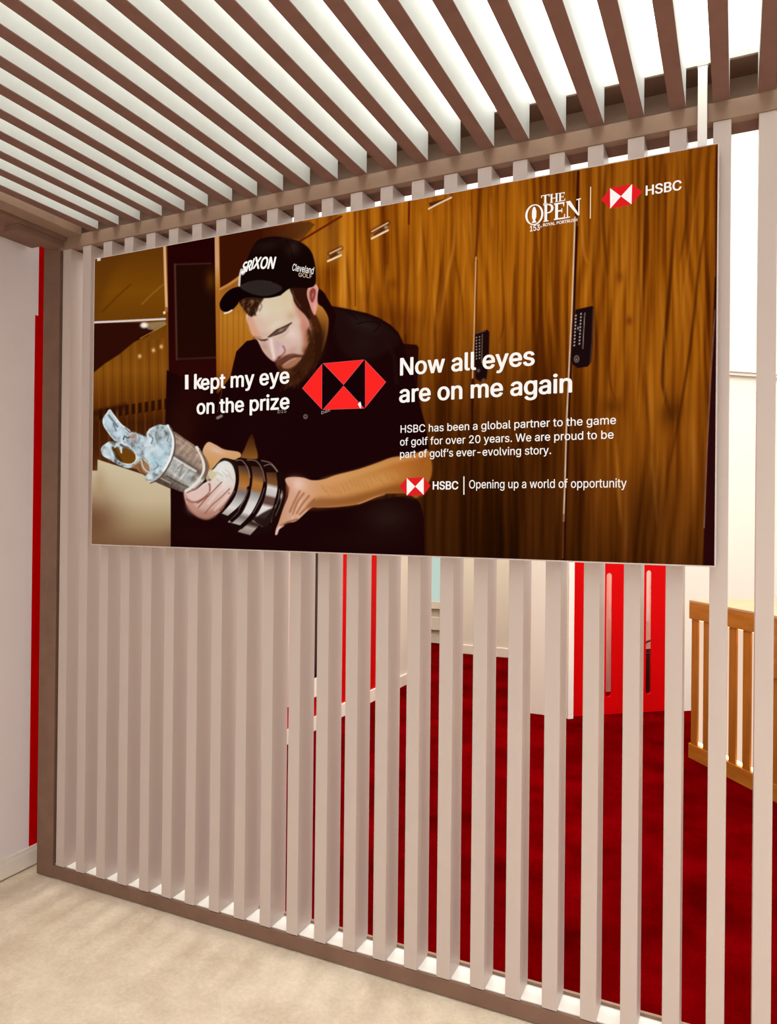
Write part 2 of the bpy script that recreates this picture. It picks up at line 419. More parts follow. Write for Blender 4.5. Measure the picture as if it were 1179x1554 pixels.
def vnoise(x, y, seed=0):
    """smooth value noise"""
    r = np.random.RandomState(seed).rand(256, 256)
    xi = np.floor(x).astype(int); yi = np.floor(y).astype(int)
    fx_ = x - xi; fy_ = y - yi
    fx_ = fx_ * fx_ * (3 - 2 * fx_); fy_ = fy_ * fy_ * (3 - 2 * fy_)
    a = r[yi % 256, xi % 256]; b_ = r[yi % 256, (xi + 1) % 256]
    c = r[(yi + 1) % 256, xi % 256]; d_ = r[(yi + 1) % 256, (xi + 1) % 256]
    return (a * (1 - fx_) + b_ * fx_) * (1 - fy_) + (c * (1 - fx_) + d_ * fx_) * fy_
def fbm(x, y, seed=0, n=4):
    s = 0; a = 0.5; t_ = 0
    for k in range(n):
        s = s + a * vnoise(x * 2 ** k, y * 2 ** k, seed + k); t_ += a; a *= 0.55
    return s / t_
def crop(x0, y0, x1, y1):
    m = (U > x0) & (U < x1) & (V > y0) & (V < y1)
    if not m.any(): return None
    r = np.where(m.any(1))[0]; c = np.where(m.any(0))[0]
    return slice(r[0], r[-1] + 1), slice(c[0], c[-1] + 1)
def smooth(pts, closed=True, n=6):
    p = np.array(pts, float); N = len(p); out = []
    for i in range(N if closed else N - 1):
        p0 = p[(i - 1) % N] if closed or i > 0 else p[0]; p1 = p[i]; p2 = p[(i + 1) % N]
        p3 = p[(i + 2) % N] if closed or i + 2 < N else p[-1]
        for k in range(n):
            t_ = k / n
            out.append(0.5 * ((2 * p1) + (-p0 + p2) * t_ + (2 * p0 - 5 * p1 + 4 * p2 - p3) * t_ ** 2 + (-p0 + 3 * p1 - 3 * p2 + p3) * t_ ** 3))
    if not closed: out.append(p[-1])
    return np.array(out)
def segdist(x, y, a, c):
    d = c - a; L2 = (d ** 2).sum() + 1e-9
    t_ = np.clip(((x - a[0]) * d[0] + (y - a[1]) * d[1]) / L2, 0, 1)
    return (x - a[0] - t_ * d[0]) ** 2 + (y - a[1] - t_ * d[1]) ** 2, t_
def over(sl, alpha, col):
    if callable(col): col = col(U[sl], V[sl])
    col = np.asarray(col, float)
    IMG[sl] = IMG[sl] * (1 - alpha[..., None]) + col * alpha[..., None]
def poly(pts, col, soft=0.7, a=1.0, sm=True):
    p = smooth(pts) if sm else np.array(pts, float)
    sl = crop(p[:, 0].min() - soft - 1, p[:, 1].min() - soft - 1, p[:, 0].max() + soft + 1, p[:, 1].max() + soft + 1)
    if sl is None: return
    x, y = U[sl], V[sl]; ins = np.zeros(x.shape, bool); D = np.full(x.shape, 1e9)
    for i in range(len(p)):
        q, r = p[i], p[(i + 1) % len(p)]
        d, _ = segdist(x, y, q, r); D = np.minimum(D, d)
        c = (q[1] > y) != (r[1] > y)
        ins ^= c & (x < (r[0] - q[0]) * (y - q[1]) / (r[1] - q[1] + 1e-12) + q[0])
    D = np.sqrt(D); D = np.where(ins, D, -D)
    al = np.clip(D / (2 * soft) + 0.5, 0, 1); al = al * al * (3 - 2 * al)
    over(sl, al * a, col)
def line(pts, wd, col, soft=0.6, a=1.0, sm=False, taper=False, fade=False):
    p = smooth(pts, False) if sm else np.array(pts, float)
    g = wd + soft + 1
    sl = crop(p[:, 0].min() - g, p[:, 1].min() - g, p[:, 0].max() + g, p[:, 1].max() + g)
    if sl is None: return
    x, y = U[sl], V[sl]; AL = np.zeros(x.shape)
    n = len(p) - 1
    for i in range(n):
        d, t_ = segdist(x, y, p[i], p[i + 1])
        ww = wd * (1 - (i + t_) / n * 0.8) if taper else wd
        q_ = np.clip((ww / 2 - np.sqrt(d)) / (2 * soft) + 0.5, 0, 1)
        if fade: q_ = q_ * np.sin(np.pi * np.clip((i + t_) / n, 0, 1)) ** 0.8
        AL = np.maximum(AL, q_)
    over(sl, AL * a, col)
def blob(cx_, cy_, rx, ry, ang, col, a=1.0, hard=1.0):
    R_ = max(rx, ry) * 2.6
    sl = crop(cx_ - R_, cy_ - R_, cx_ + R_, cy_ + R_)
    if sl is None: return
    x, y = U[sl] - cx_, V[sl] - cy_; c, s = math.cos(math.radians(ang)), math.sin(math.radians(ang))
    d = ((x * c + y * s) / rx) ** 2 + ((-x * s + y * c) / ry) ** 2
    over(sl, a * np.exp(-(d ** hard)), col)
def grad(stops, ax=(0, 1)):
    """colour stops along a direction"""
    ks = [s[0] for s in stops]; cs = np.array([s[1] for s in stops], float)
    def f(x, y):
        t_ = x * ax[0] + y * ax[1]
        return np.stack([np.interp(t_, ks, cs[:, k]) for k in range(3)], -1)
    return f

# --- wooden locker doors
def wood(x, y):
    sh = (V.shape == x.shape)
    g1 = fbm(x / 7.0, y / 260.0, 11, 4)                # fine vertical streaks
    g2 = fbm((x + 14 * vnoise(x / 50.0, y / 120.0, 77)) / 24.0, y / 300.0, 31, 3)               # broad bands
    wv = fbm(x / 70.0, y / 330.0, 51, 2)
    rings = np.sin((x + 60 * wv + 5 * fbm(x / 20.0, y / 160.0, 71, 2)) * 0.42)
    rr = 0.5 + 0.5 * rings
    fine = fbm(x / 2.2, y / 90.0, 91, 2)
    t_ = 0.26 * g1 + 0.46 * g2 + 0.09 * rr + 0.10 * fine + 0.045
    # tone of the photograph printed on the poster: bright at the top, deep brown at the foot
    ylo = np.interp(y, [230, 330, 450, 520, 620, 700, 850], [0.84, 1.0, 0.98, 0.80, 0.54, 0.42, 0.32])
    rt = np.interp(x, [640, 760, 860, 940, 1090], [0.0, 0.0, 0.25, 1.0, 1.0])
    yhi = np.interp(y, [230, 400, 560, 700, 860], [0.84, 0.90, 0.88, 0.74, 0.46])
    B = ylo * (1 - rt) + yhi * rt
    ks = [0.2, 0.38, 0.52, 0.68, 0.85]
    cs = np.array([(62, 20, 2), (112, 52, 4), (160, 88, 10), (194, 116, 22), (222, 156, 70)], float)
    c = np.stack([np.interp(t_, ks, cs[:, k]) for k in range(3)], -1)
    dk = np.clip(1 - B, 0, 1)[..., None]
    return c * B[..., None] * (1 - dk * np.array([0.0, 0.30, 0.1]))
IMG[:] = wood(U, V)
# darker flames and knots of the grain
for (pts, wd, a) in [([(905, 300), (900, 420), (908, 560), (903, 640)], 3, .35), ([(920, 240), (915, 330), (922, 420)], 5, .45),
    ([(1028, 232), (1022, 330), (1016, 430), (1006, 560), (1010, 600), (1022, 640)], 5, .55), ([(1075, 300), (1060, 400), (1048, 520), (1030, 640), (1014, 720)], 4, .5),
    ([(1036, 240), (1040, 330), (1030, 400)], 4, .4), ([(1048, 250), (1046, 300)], 3, .3), ([(950, 380), (948, 520), (952, 700)], 2.5, .3), ([(968, 360), (972, 520), (966, 640)], 2.5, .3),
    ([(985, 420), (980, 560), (990, 700)], 3, .3), ([(930, 450), (925, 560), (935, 610)], 3, .35), ([(938, 330), (940, 430)], 3, .3),
    ([(640, 330), (650, 420), (645, 500)], 2.5, .3), ([(672, 390), (664, 470), (660, 520)], 2.5, .35), ([(690, 380), (702, 450), (706, 520)], 2.5, .3), ([(560, 330), (564, 420), (556, 470)], 2.5, .3),
    ([(590, 420), (596, 480), (602, 500)], 5, .3), ([(500, 390), (503, 470)], 2.5, .3), ([(528, 380), (533, 465)], 3, .35), ([(760, 360), (766, 480), (758, 520)], 2.5, .3), ([(782, 400), (778, 500)], 3, .4), ([(812, 330), (820, 450), (815, 560)], 3, .4),
    ([(840, 330), (838, 420), (844, 520)], 3, .3), ([(800, 560), (812, 640), (806, 760)], 3, .4), ([(770, 640), (776, 760)], 4, .4), ([(740, 620), (745, 720)], 3, .35), ([(700, 620), (694, 740)], 4, .4), ([(676, 620), (680, 780)], 3, .4)]:
    line(pts, wd, (58, 20, 2), 1.8, min(1, a * 1.35), True, False, True)
for (pts, wd, a) in [([(880, 300), (886, 380), (893, 400)], 3, .5), ([(975, 240), (972, 420), (966, 560)], 3, .35), ([(962, 300), (958, 420), (962, 560)], 2, .3), ([(640, 320), (640, 380), (636, 420)], 4, .5),
    ([(694, 300), (690, 370), (680, 420), (668, 500)], 4, .45), ([(702, 330), (708, 380), (700, 460)], 2.5, .4), ([(714, 310), (718, 400)], 3, .5), ([(658, 420), (664, 500)], 2, .4), ([(745, 300), (748, 350)], 3, .4), ([(1000, 430), (1012, 560), (1004, 620)], 3, .3),
    ([(1062, 260), (1040, 420), (1030, 560)], 3, .3), ([(590, 400), (588, 440)], 3, .35), ([(546, 360), (540, 470)], 3, .3), ([(624, 400), (620, 500)], 2, .4), ([(860, 330), (858, 420)], 2.5, .4), ([(935, 660), (945, 800)], 4, .3), ([(990, 680), (1000, 800)], 4, .3)]:
    line(pts, wd, (214, 142, 50), 2.0, a, True, False, True)
blob(1020, 625, 16, 22, 20, (62, 26, 4), .6); blob(930, 615, 14, 12, 0, (70, 30, 4), .5); blob(955, 486, 5, 7, 0, (96, 34, 4), .6)
blob(985, 770, 30, 55, 5, (56, 26, 6), .45); blob(940, 420, 6, 9, 0, (100, 44, 6), .5); blob(598, 430, 9, 8, 0, (110, 48, 4), .5)
blob(1040, 760, 12, 40, 0, (120, 62, 14), .3); blob(600, 480, 40, 16, 10, (96, 40, 4), .45); blob(560, 450, 22, 14, 0, (110, 52, 6), .3)
# --- room at the left of the printed photograph
poly([(130, 380), (256, 350), (256, 860), (130, 860)], grad([(380, (96, 52, 8)), (440, (118, 68, 6)), (486, (104, 58, 8)), (560, (132, 76, 14)), (612, (96, 48, 6)), (640, (62, 26, 6)), (700, (74, 32, 8)), (860, (70, 30, 8))]), 0.7, 1, False)
poly([(140, 385), (200, 370), (175, 410), (150, 470), (140, 480)], (84, 44, 8), 10, .5)
line([(156, 472), (180, 448), (200, 430)], 2, (72, 36, 6), 1, .6); line([(217, 460), (232, 445), (250, 430)], 2, (150, 96, 40), 1, .8)
for k in range(16):
    xx = 150 + k * 7; line([(xx, 530 - k * 1.2), (xx + 1, 700)], 1.2 + (k % 3), (74, 34, 6) if k % 2 else (158, 92, 30), 1.2, .32)
poly([(140, 488), (218, 488), (234, 497), (246, 491), (226, 508), (205, 517), (182, 536), (160, 550), (140, 566)], (44, 12, 4), 1.2, 1, False)
poly([(217, 489), (252, 486), (254, 490), (236, 500), (226, 498)], (150, 130, 96), 1.2, .8, False)
line([(214, 512), (240, 498), (254, 490)], 1.4, (176, 118, 56), .7, .9)
line([(144, 487.6), (180, 486), (252, 482.5)], 3.0, (222, 206, 204), .6)
blob(220, 492, 6, 4.5, 0, (244, 236, 220), 1, 2); blob(251, 473, 2.2, 2.4, 0, (250, 226, 180), 1, 2)
for (xx, yy) in ((213, 539), (234, 530), (246, 524.5)): blob(xx, yy, 2.6, 3, 0, (246, 190, 130), .95)
for k in range(11):
    xx = 150 + k * 10; poly([(xx, 620 - k * 1.6), (xx + 5.5, 619 - k * 1.6), (xx + 5.5, 634 - k * 1.6), (xx, 636 - k * 1.6)], (34, 10, 4), 1.1, .85, False)
line([(144, 626), (190, 615)], 9, (48, 16, 4), 3, .7)
line([(252, 372), (253, 420), (254.5, 470)], 4, (218, 170, 122), 1, 1); line([(254.5, 466), (256, 486), (257, 560)], 3.4, (120, 66, 18), 1, .8)
# dark doorway
poly([(256, 360), (330, 345), (331, 640), (331, 700), (258, 700)], grad([(360, (34, 2, 4)), (560, (42, 6, 4)), (700, (44, 10, 4))]), .8, 1, False)
poly([(268, 400), (328, 398), (330, 542), (269, 545)], (32, 8, 3), 1, 1, False)
line([(268, 400), (322, 398.5)], 2, (74, 46, 36), .8, .7); line([(267.5, 400), (268.5, 470), (269.5, 544)], 3, (86, 54, 40), .9, .75); line([(269, 543.5), (330, 541)], 2.6, (70, 40, 28), .9, .75)
blob(322, 425, 8, 16, 0, (110, 62, 8), .55)
poly([(328, 350), (334.5, 348), (336, 600), (330, 600)], grad([(350, (196, 146, 100)), (400, (206, 156, 106)), (440, (170, 104, 34)), (560, (150, 80, 16)), (600, (90, 36, 6))]), .8, 1, False)
poly([(335, 346), (404, 330), (402, 368), (380, 398), (366, 418), (336, 437)], (58, 18, 4), 1.2, 1, False)
poly([(400, 345), (470, 335), (480, 340), (462, 362), (436, 362), (404, 366)], grad([(404, (66, 22, 6)), (500, (108, 66, 22))], (1, 0)), 1.5, 1, False)
poly([(336, 438), (366, 416), (372, 452), (386, 470), (386, 512), (362, 532), (351, 572), (334, 600)], grad([(436, (150, 90, 30)), (480, (182, 118, 34)), (540, (168, 98, 22)), (600, (130, 66, 16))]), .8, 1, False)
for xx in (340, 347, 356, 364, 372): line([(xx, 470), (xx - 1, 590)], 1.6, (136, 74, 10), 1.2, .5)
line([(336, 437.5), (352, 429), (368, 418)], 3.6, (196, 128, 58), .8)
poly([(452, 368), (482, 350), (518, 328), (520, 400), (482, 400), (474, 372)], grad([(330, (150, 92, 30)), (400, (182, 116, 26))]), 14, .5, False)
line([(456, 366), (478, 353), (500, 340), (520, 328)], 3, (92, 26, 8), .8, .95)
# cream bench at the lower left
poly([(147.5, 696.5), (180, 707), (216, 719), (236, 731), (258.5, 741), (260, 832), (130, 832), (138, 713.5), (147, 713.5)], grad([(700, (206, 190, 158)), (760, (196, 176, 142)), (800, (158, 132, 96)), (830, (120, 84, 58))]), .8, 1, False)
blob(140, 790, 40, 44, 0, (106, 66, 42), .85); blob(150, 735, 10, 26, 0, (170, 140, 104), .6)
# --- locker seams, lit edges
line([(541, 322), (541, 400), (541, 463)], 2, (96, 40, 6), .9, .75)
line([(622.5, 306), (622, 340)], 3, (84, 26, 6), .8, .95); line([(622, 340), (620, 420), (618, 505)], 2.2, (120, 52, 10), .9, .8)
line([(728, 288), (726, 350), (723, 395)], 3.4, (98, 44, 10), .9, .95)
line([(723.5, 390), (722, 450), (721, 500), (719, 560), (718, 600)], 2.0, (222, 172, 118), .6, .9); line([(725.5, 395), (723, 500), (720, 620)], 2, (90, 40, 8), .8, .7)
line([(719, 575), (717.5, 700), (716, 838)], 4, (44, 14, 4), 1, .95)
line([(877, 262), (876, 300), (873.5, 350)], 4.2, (58, 18, 4), .7, 1)
line([(875, 345), (871, 470), (866.5, 560), (863, 650), (860, 760), (858, 850)], 4.5, (44, 12, 4), .8, 1)
line([(872.5, 330), (868.5, 470), (864.5, 560), (861.3, 640), (859.5, 720), (857.5, 790)], 2.2, (226, 190, 158), .6, .95)
line([(857.5, 780), (856.5, 846)], 2, (110, 60, 30), .8, .8)
poly([(1083, 420), (1090, 420), (1090, 862), (1069, 862), (1073.5, 690), (1079, 560)], (38, 6, 10), .9, .95, False)
line([(1084, 470), (1079, 560), (1074, 680), (1070.5, 800)], 1.6, (150, 108, 86), .7, .8)
line([(1084.5, 225), (1085.5, 480)], 3, (52, 16, 14), .9, .8)
# handles
def handle(a, b_, c=None, d_=None):
    if c is not None:
        line([c, d_], 7, (74, 34, 14), 1.6, .55)
        line([c, d_], 2.1, (226, 182, 140), .55, .95)
    line([(a[0] + 5, a[1] - 6), (b_[0] - 3, b_[1] - 5)], 4.5, (70, 36, 20), 1.2, .8)
    blob(b_[0] - 3, b_[1] - 4.5, 3, 2.6, 0, (190, 160, 130), .9)
    line([a, b_], 2.8, (240, 214, 180), .55, 1)
handle((499.5, 395.5), (519.5, 386.5), (502.5, 384), (519.5, 375.8))
handle((566, 361.5), (590.5, 349), (566, 351), (590.5, 337.8))
poly([(652, 308), (672, 303), (690, 298), (668, 308), (654, 314)], (66, 34, 24), .8, .9, False); line([(652, 317), (668, 308.5), (686, 300)], 2.6, (232, 196, 160), .55)
# combination locks
poly([(874, 469), (899, 463.5), (901.5, 466), (900.5, 520), (898, 549), (893, 555), (878, 557.5), (870, 552), (868.5, 545), (871.5, 500)], (26, 10, 12), .8, 1, False)
line([(900.5, 468), (899.5, 515), (896.5, 550)], 1.6, (92, 62, 44), .8, .8)
for k in range(10): 
    blob(874.6 - .25 * k, 478 + 5.0 * k, 1.15, 1.35, 0, (226, 210, 200), .95, 1.4); blob(882.3 - .25 * k, 475.5 + 5.0 * k, 1.15, 1.35, 0, (226, 210, 200), .95, 1.4)
blob(878, 497, 1, 2.4, 0, (230, 220, 210), .8)
line([(888, 474), (886.5, 500), (885.3, 528)], 1.1, (170, 146, 130), .5, .9)
blob(876, 543.5, 4, 5.4, 0, (170, 150, 140), .9, 3); blob(876, 543.5, 2.8, 4, 0, (40, 24, 22), 1, 3); blob(876, 544, 1, 1.6, 0, (190, 170, 160), .8)
poly([(722.5, 505), (741, 499), (744, 503), (743, 545), (740, 574), (731, 578.5), (723, 573), (721.5, 530)], (28, 10, 10), .8, 1, False)
for k in range(8): 
    blob(724.5, 511 + 4.6 * k, .9, 1.1, 0, (210, 190, 176), .9, 1.4); blob(729.2, 510 + 4.6 * k, .9, 1.1, 0, (210, 190, 176), .9, 1.4)
line([(733.3, 506), (732.5, 549)], 1, (150, 120, 100), .5, .9); line([(724, 505), (738, 501)], 1.2, (130, 96, 70), .5, .7)
blob(727.5, 561, 2.4, 2.4, 0, (130, 110, 104), .8); blob(735, 575, 3, 1.6, -30, (170, 140, 120), .6)
poly([(612, 520), (634, 522), (637, 526), (636, 560), (634, 640), (640, 700), (610, 700)], (34, 8, 6), 1, .97, False)
# --- seated man: torso, sleeves, thighs
BK = (27, 4, 5)
poly([(254, 560), (332, 596), (351, 570), (360, 532), (376, 516), (396, 512), (440, 540), (480, 470), (486, 440), (496, 448), (504, 463), (522, 466), (539, 469.5), (559, 474), (578, 481.5), (595, 492), (606, 503), (613, 517), (617, 533), (627, 560), (634, 590), (640, 617), (648, 645), (653, 681), (624, 690), (597, 694), (560, 760), (630, 750), (640, 765), (645, 785), (646.5, 850), (258, 850), (259, 740), (250, 700)], BK, .9, 1, False)
blob(292, 600, 26, 60, 0, (40, 10, 5), .6); blob(275, 650, 20, 40, 0, (52, 18, 6), .5)
poly([(505, 470), (540, 474), (575, 486), (600, 502), (606, 520), (560, 545), (520, 530)], (34, 18, 15), 6, .55)
blob(556, 492, 26, 11, 22, (48, 38, 30), .5); blob(552, 520, 18, 18, 0, (38, 22, 18), .5)
line([(544, 490), (560, 487), (578, 490), (570, 502)], 1.6, (16, 2, 2), 1, .8, True); line([(530, 472), (545, 484)], 1.6, (16, 2, 2), 1, .6)
blob(590, 785, 36, 26, -6, (40, 24, 18), .85); blob(560, 820, 60, 14, 0, (34, 12, 10), .5); blob(300, 812, 36, 12, 0, (34, 6, 6), .6)
line([(586, 514), (600, 540), (604, 580)], 5, (36, 16, 14), 3, .6)
blob(395, 650, 40, 36, 0, (30, 6, 8), .6)
# gap under the arm
poly([(382.5, 658), (388, 672), (391, 696), (366, 698), (372, 680)], grad([(655, (50, 22, 10)), (675, (96, 54, 20)), (695, (150, 94, 36))]), 1.6, .9)
# right-hand forearm and hand (sleeve at the elbow end)
arm = [(434, 726), (444, 723), (461, 724), (475, 728), (493, 726.5), (511, 720), (546, 711), (575, 701), (597, 693), (624, 690), (650, 682), (656.5, 700), (656, 722), (646, 740), (634, 755), (621, 748.5), (600, 748), (585, 749), (570, 755), (546, 764.5), (512, 769), (485, 770), (473, 771), (451, 790), (438, 793), (430, 797), (423, 804), (419.5, 812), (419, 804), (424, 791), (431, 770), (438, 752), (437, 737)]
poly(arm, grad([(420, (196, 142, 110)), (455, (214, 166, 138)), (490, (206, 146, 96)), (560, (190, 126, 62)), (620, (178, 104, 40)), (660, (150, 82, 28))], (1, 0)), .9)
poly([(470, 772), (512, 769), (546, 764), (570, 754), (600, 748), (634, 755), (650, 740), (640, 733), (600, 734), (560, 745), (520, 754), (480, 756)], (120, 62, 22), 6, .6)
poly([(490, 726), (546, 711), (597, 694), (650, 684), (652, 690), (600, 703), (550, 720), (500, 735)], (214, 160, 100), 4, .45)
blob(575, 728, 34, 11, -14, (206, 150, 88), .7); blob(520, 738, 26, 9, -8, (204, 142, 84), .6)
for k in range(26):
    xx = 490 + k * 6.0; yy = 736 - k * 1.3 + 10 * rng.rand(); line([(xx, yy), (xx + 5, yy + 9)], 1.4, (164, 100, 46), .9, .35)
blob(452, 734, 12, 9, 10, (232, 196, 176), .85); blob(441, 738, 6, 12, 20, (214, 150, 124), .5)
for a_, b_, c_ in [((462, 748), (452, 762), (446, 780)), ((456, 745), (448, 760), (441, 776)), ((478, 758), (468, 768), (456, 780)), ((470, 752), (460, 764), (451, 778))]:
    line([a_, b_, c_], 3, (146, 84, 52), 1.4, .7, True)
line([(458, 760), (450, 775), (444, 787)], 2.6, (226, 176, 146), 1.2, .7, True)
poly([(434, 734), (440, 740), (438, 752), (431, 770), (424, 788), (430, 770), (433, 750)], (110, 48, 30), 1.8, .7)
line([(430, 797), (423, 802), (420, 810)], 3.6, (232, 196, 184), .8, .9); line([(452, 788), (438, 792), (428, 797)], 3, (130, 72, 46), 1.4, .7)
line([(545, 764), (570, 754), (585, 749.6)], 1.8, (196, 140, 96), .8, .7)
poly([(646, 700), (657, 700), (656, 722), (646, 741), (640, 750)], (168, 98, 30), 3, .6)
# left-hand forearm behind the jug
poly([(316, 670), (328, 674), (341, 681), (363, 685), (366, 692), (356, 697), (340, 694), (330, 702), (322, 712), (315, 712), (312, 695), (308, 683)], grad([(668, (214, 170, 138)), (700, (206, 150, 92)), (715, (190, 130, 60))]), .9)
blob(330, 683, 12, 4, 20, (222, 186, 164), .7)
# --- plinth bands of the jug
poly([(322, 714), (333, 700), (344, 694.5), (357, 697), (364, 693.5), (379, 695.5), (391, 695.5), (403, 696), (419, 705), (431, 721), (435, 744), (431, 765), (421, 790), (412, 803), (400, 809), (379, 814), (361, 807.5), (346, 794), (335, 780), (347, 764), (357, 744), (359, 722), (353, 704)], (26, 9, 7), .8)
def band(Lp, Rp, stops, ax=(-.25, 1)):
    poly(list(smooth(Lp, False)) + list(smooth(Rp, False))[::-1], grad(stops, ax), .7, 1, False)
band([(362, 706), (363.5, 722), (362, 738), (355, 757), (337, 779)], [(376, 706), (380, 722), (377, 742), (366, 764), (346, 782.5)],
     [(610, (54, 28, 20)), (618, (84, 58, 44)), (630, (150, 92, 40)), (645, (178, 116, 60)), (655, (120, 108, 104)), (668, (176, 170, 166)), (682, (220, 212, 206)), (700, (150, 134, 126))])
band([(382, 706), (384, 724), (381, 744), (371, 768), (347, 792)], [(397, 708), (401, 726), (395, 752), (382, 778), (365, 797)],
     [(606, (50, 26, 20)), (622, (92, 60, 40)), (634, (176, 112, 52)), (646, (160, 104, 56)), (652, (150, 144, 140)), (668, (214, 206, 200)), (684, (222, 214, 208)), (692, (120, 108, 102)), (706, (190, 178, 170))])
band([(405, 716), (406, 736), (401, 758), (392, 776), (361, 807)], [(420, 716), (422, 738), (418, 758), (410, 778), (380, 812)],
     [(606, (44, 24, 18)), (622, (110, 66, 34)), (630, (120, 78, 46)), (636, (216, 208, 204)), (648, (196, 186, 180)), (652, (100, 70, 60)), (662, (94, 66, 58)), (668, (226, 218, 212)), (684, (216, 206, 200)), (688, (46, 28, 24)), (700, (60, 44, 38)), (706, (176, 160, 150)), (720, (130, 112, 104))])
line([(347, 792), (371, 768), (381, 776)], 1.2, (236, 226, 220), .6, .6); line([(384, 790), (399, 799)], 1.2, (220, 206, 196), .6, .7)
for q in ([(359, 698), (368, 698), (377, 710), (380, 724)], [(376, 697), (390, 699), (399, 712), (403, 730)], [(398, 698), (412, 702), (422, 714)], [(402, 706), (412, 704), (422, 715)]):
    line(q, 1.2, (186, 150, 140), .6, .7, True)
for q in ([(425, 742), (423, 758), (416, 776), (411, 786)], [(429, 744), (427, 762), (419, 782)], [(419, 766), (415, 780), (412, 792)]):
    line(q, 1.1, (150, 134, 124), .5, .6, True)
blob(428, 752, 2, 5, 10, (214, 196, 180), .8)
line([(378, 740), (377, 752), (366, 776), (352, 790)], 5.5, (22, 6, 6), .9, 1, True); line([(403, 736), (399, 756), (387, 780), (366, 800)], 6, (22, 6, 6), .9, 1, True)
line([(360, 722), (358, 742), (350, 760), (336, 776)], 4.5, (20, 6, 6), .9, 1, True)
for q in ([(377, 742), (374, 752), (362, 774)], [(402, 740), (396, 758), (385, 778)], [(373, 756), (364, 770)]): line(q, 1.0, (150, 140, 134), .5, .6, True)
poly([(393, 782), (418, 770), (412, 790), (402, 800), (388, 792)], (36, 20, 18), 2, .9)
# --- left hand
hand = [(279, 748), (283, 742), (296, 744), (308, 734), (318, 727), (316, 716), (325, 711), (333, 702), (343, 698.5), (353, 705), (358, 722), (356, 740), (347.5, 757), (336, 774), (323, 784.5), (312, 788), (297, 782.5), (284, 768)]
poly(hand, grad([(700, (222, 220, 210)), (725, (222, 210, 200)), (745, (220, 190, 178)), (770, (204, 164, 148)), (790, (150, 100, 84))]), .9)
poly([(279, 748), (284, 768), (297, 782), (312, 788), (325, 784), (340, 770), (330, 772), (312, 776), (298, 770), (288, 756)], (176, 120, 104), 3.5, .6)
blob(338, 714, 12, 11, -30, (228, 228, 220), .8); blob(300, 745, 12, 6, -28, (226, 202, 196), .8); blob(345, 732, 7, 12, 10, (226, 214, 206), .6)
for k in range(30):
    a_ = rng.rand(2); line([(326 + 26 * a_[0], 704 + 30 * a_[1]), (329 + 26 * a_[0], 708 + 30 * a_[1])], 1.2, (170, 164, 152) if k % 2 else (240, 240, 234), .8, .45)
line([(318, 734), (318, 748), (310, 755), (300, 762)], 3.0, (128, 66, 50), 1.2, .9, True); line([(300, 762), (288, 758), (282, 750)], 1.6, (160, 110, 100), 1, .8, True)
line([(337, 731), (326, 742), (312, 757), (301, 770)], 2.0, (146, 88, 74), .9, .9, True); line([(349, 741), (336, 754), (322, 766), (311, 779)], 1.8, (142, 88, 76), .9, .85, True)
line([(356, 745), (344, 762), (334, 774)], 2.4, (120, 66, 54), 1, .8, True)
line([(342, 736), (330, 748), (316, 764)], 3, (236, 212, 202), 1.2, .6, True); line([(350, 748), (338, 760), (326, 774)], 3, (232, 204, 192), 1.2, .55, True); line([(326, 738), (316, 750)], 2.4, (236, 216, 206), 1, .55, True)
poly([(282, 748), (290, 746), (304, 740), (314, 734), (318, 738), (316, 748), (306, 756), (294, 760), (285, 756)], (222, 188, 178), 1.6, .8)
line([(283, 757), (293, 762), (306, 758), (317, 748)], 2.4, (150, 92, 76), 1.2, .85, True)
blob(290, 772, 6, 8, -40, (186, 138, 122), .6)
line([(283, 766), (296, 781), (312, 787.5), (326, 783)], 2.2, (120, 74, 60), 1.6, .55, True)
poly([(316, 712), (324, 714), (330, 718), (322, 728), (315, 730), (312, 720)], (206, 188, 150), 1.4, .85); blob(318.5, 727.5, 2, 1.6, 0, (60, 40, 34), .8); blob(348, 748, 2, 1.2, 30, (120, 90, 80), .7)
# --- silver jug: body
poly([(264, 654), (281, 665), (299.5, 678), (308, 690), (314.7, 702), (315.5, 716), (310, 728), (303, 735), (292, 743), (281, 747), (258.7, 739), (236.5, 730), (244, 718), (252, 706), (258, 692), (262, 680), (264, 666)],
     grad([(-240, (150, 112, 96)), (-205, (160, 120, 98)), (-190, (196, 172, 158)), (-176, (150, 126, 112)), (-160, (166, 160, 154)), (-146, (206, 204, 198)), (-132, (170, 160, 152)), (-118, (188, 178, 170)), (-100, (112, 92, 80)), (-88, (150, 120, 100)), (-70, (120, 90, 76))][::1], (.62, -.62)), .9, 1, True)
def jug_col(x, y):
    # across the barrel: 0 at the upper edge, 1 at the lower edge
    t_ = ((x - 281) * -0.58 + (y - 665) * 0.815) / 72.0
    s_ = ((x - 264) * 0.815 + (y - 654) * 0.58)
    ks = [0, .12, .3, .42, .52, .62, .74, .86, 1.0]
    cs = np.array([(132, 104, 88), (170, 144, 126), (146, 124, 108), (110, 96, 88), (192, 190, 184), (168, 166, 162), (188, 184, 178), (124, 114, 104), (84, 66, 56)], float)
    c = np.stack([np.interp(t_, ks, cs[:, k]) for k in range(3)], -1)
    n = fbm(x / 5.0, y / 5.0, 5, 3) - .5; n2 = fbm(s_ / 2.5, t_ * 3, 15, 3) - .5
    return np.clip(c * (1 + .38 * n + .35 * n2)[..., None], 0, 255)
poly([(264, 654), (281, 665), (299.5, 678), (308, 690), (314.7, 702), (315.5, 716), (310, 728), (303, 735), (292, 743), (281, 747), (258.7, 739), (236.5, 730), (244, 718), (252, 706), (258, 692), (262, 680), (264, 666)], jug_col, .9)
line([(264, 694), (280, 704), (297, 714)], 3.4, (226, 222, 214), 1, .85); line([(262, 688), (282, 700), (302, 713)], 2, (82, 64, 56), 1, .6)
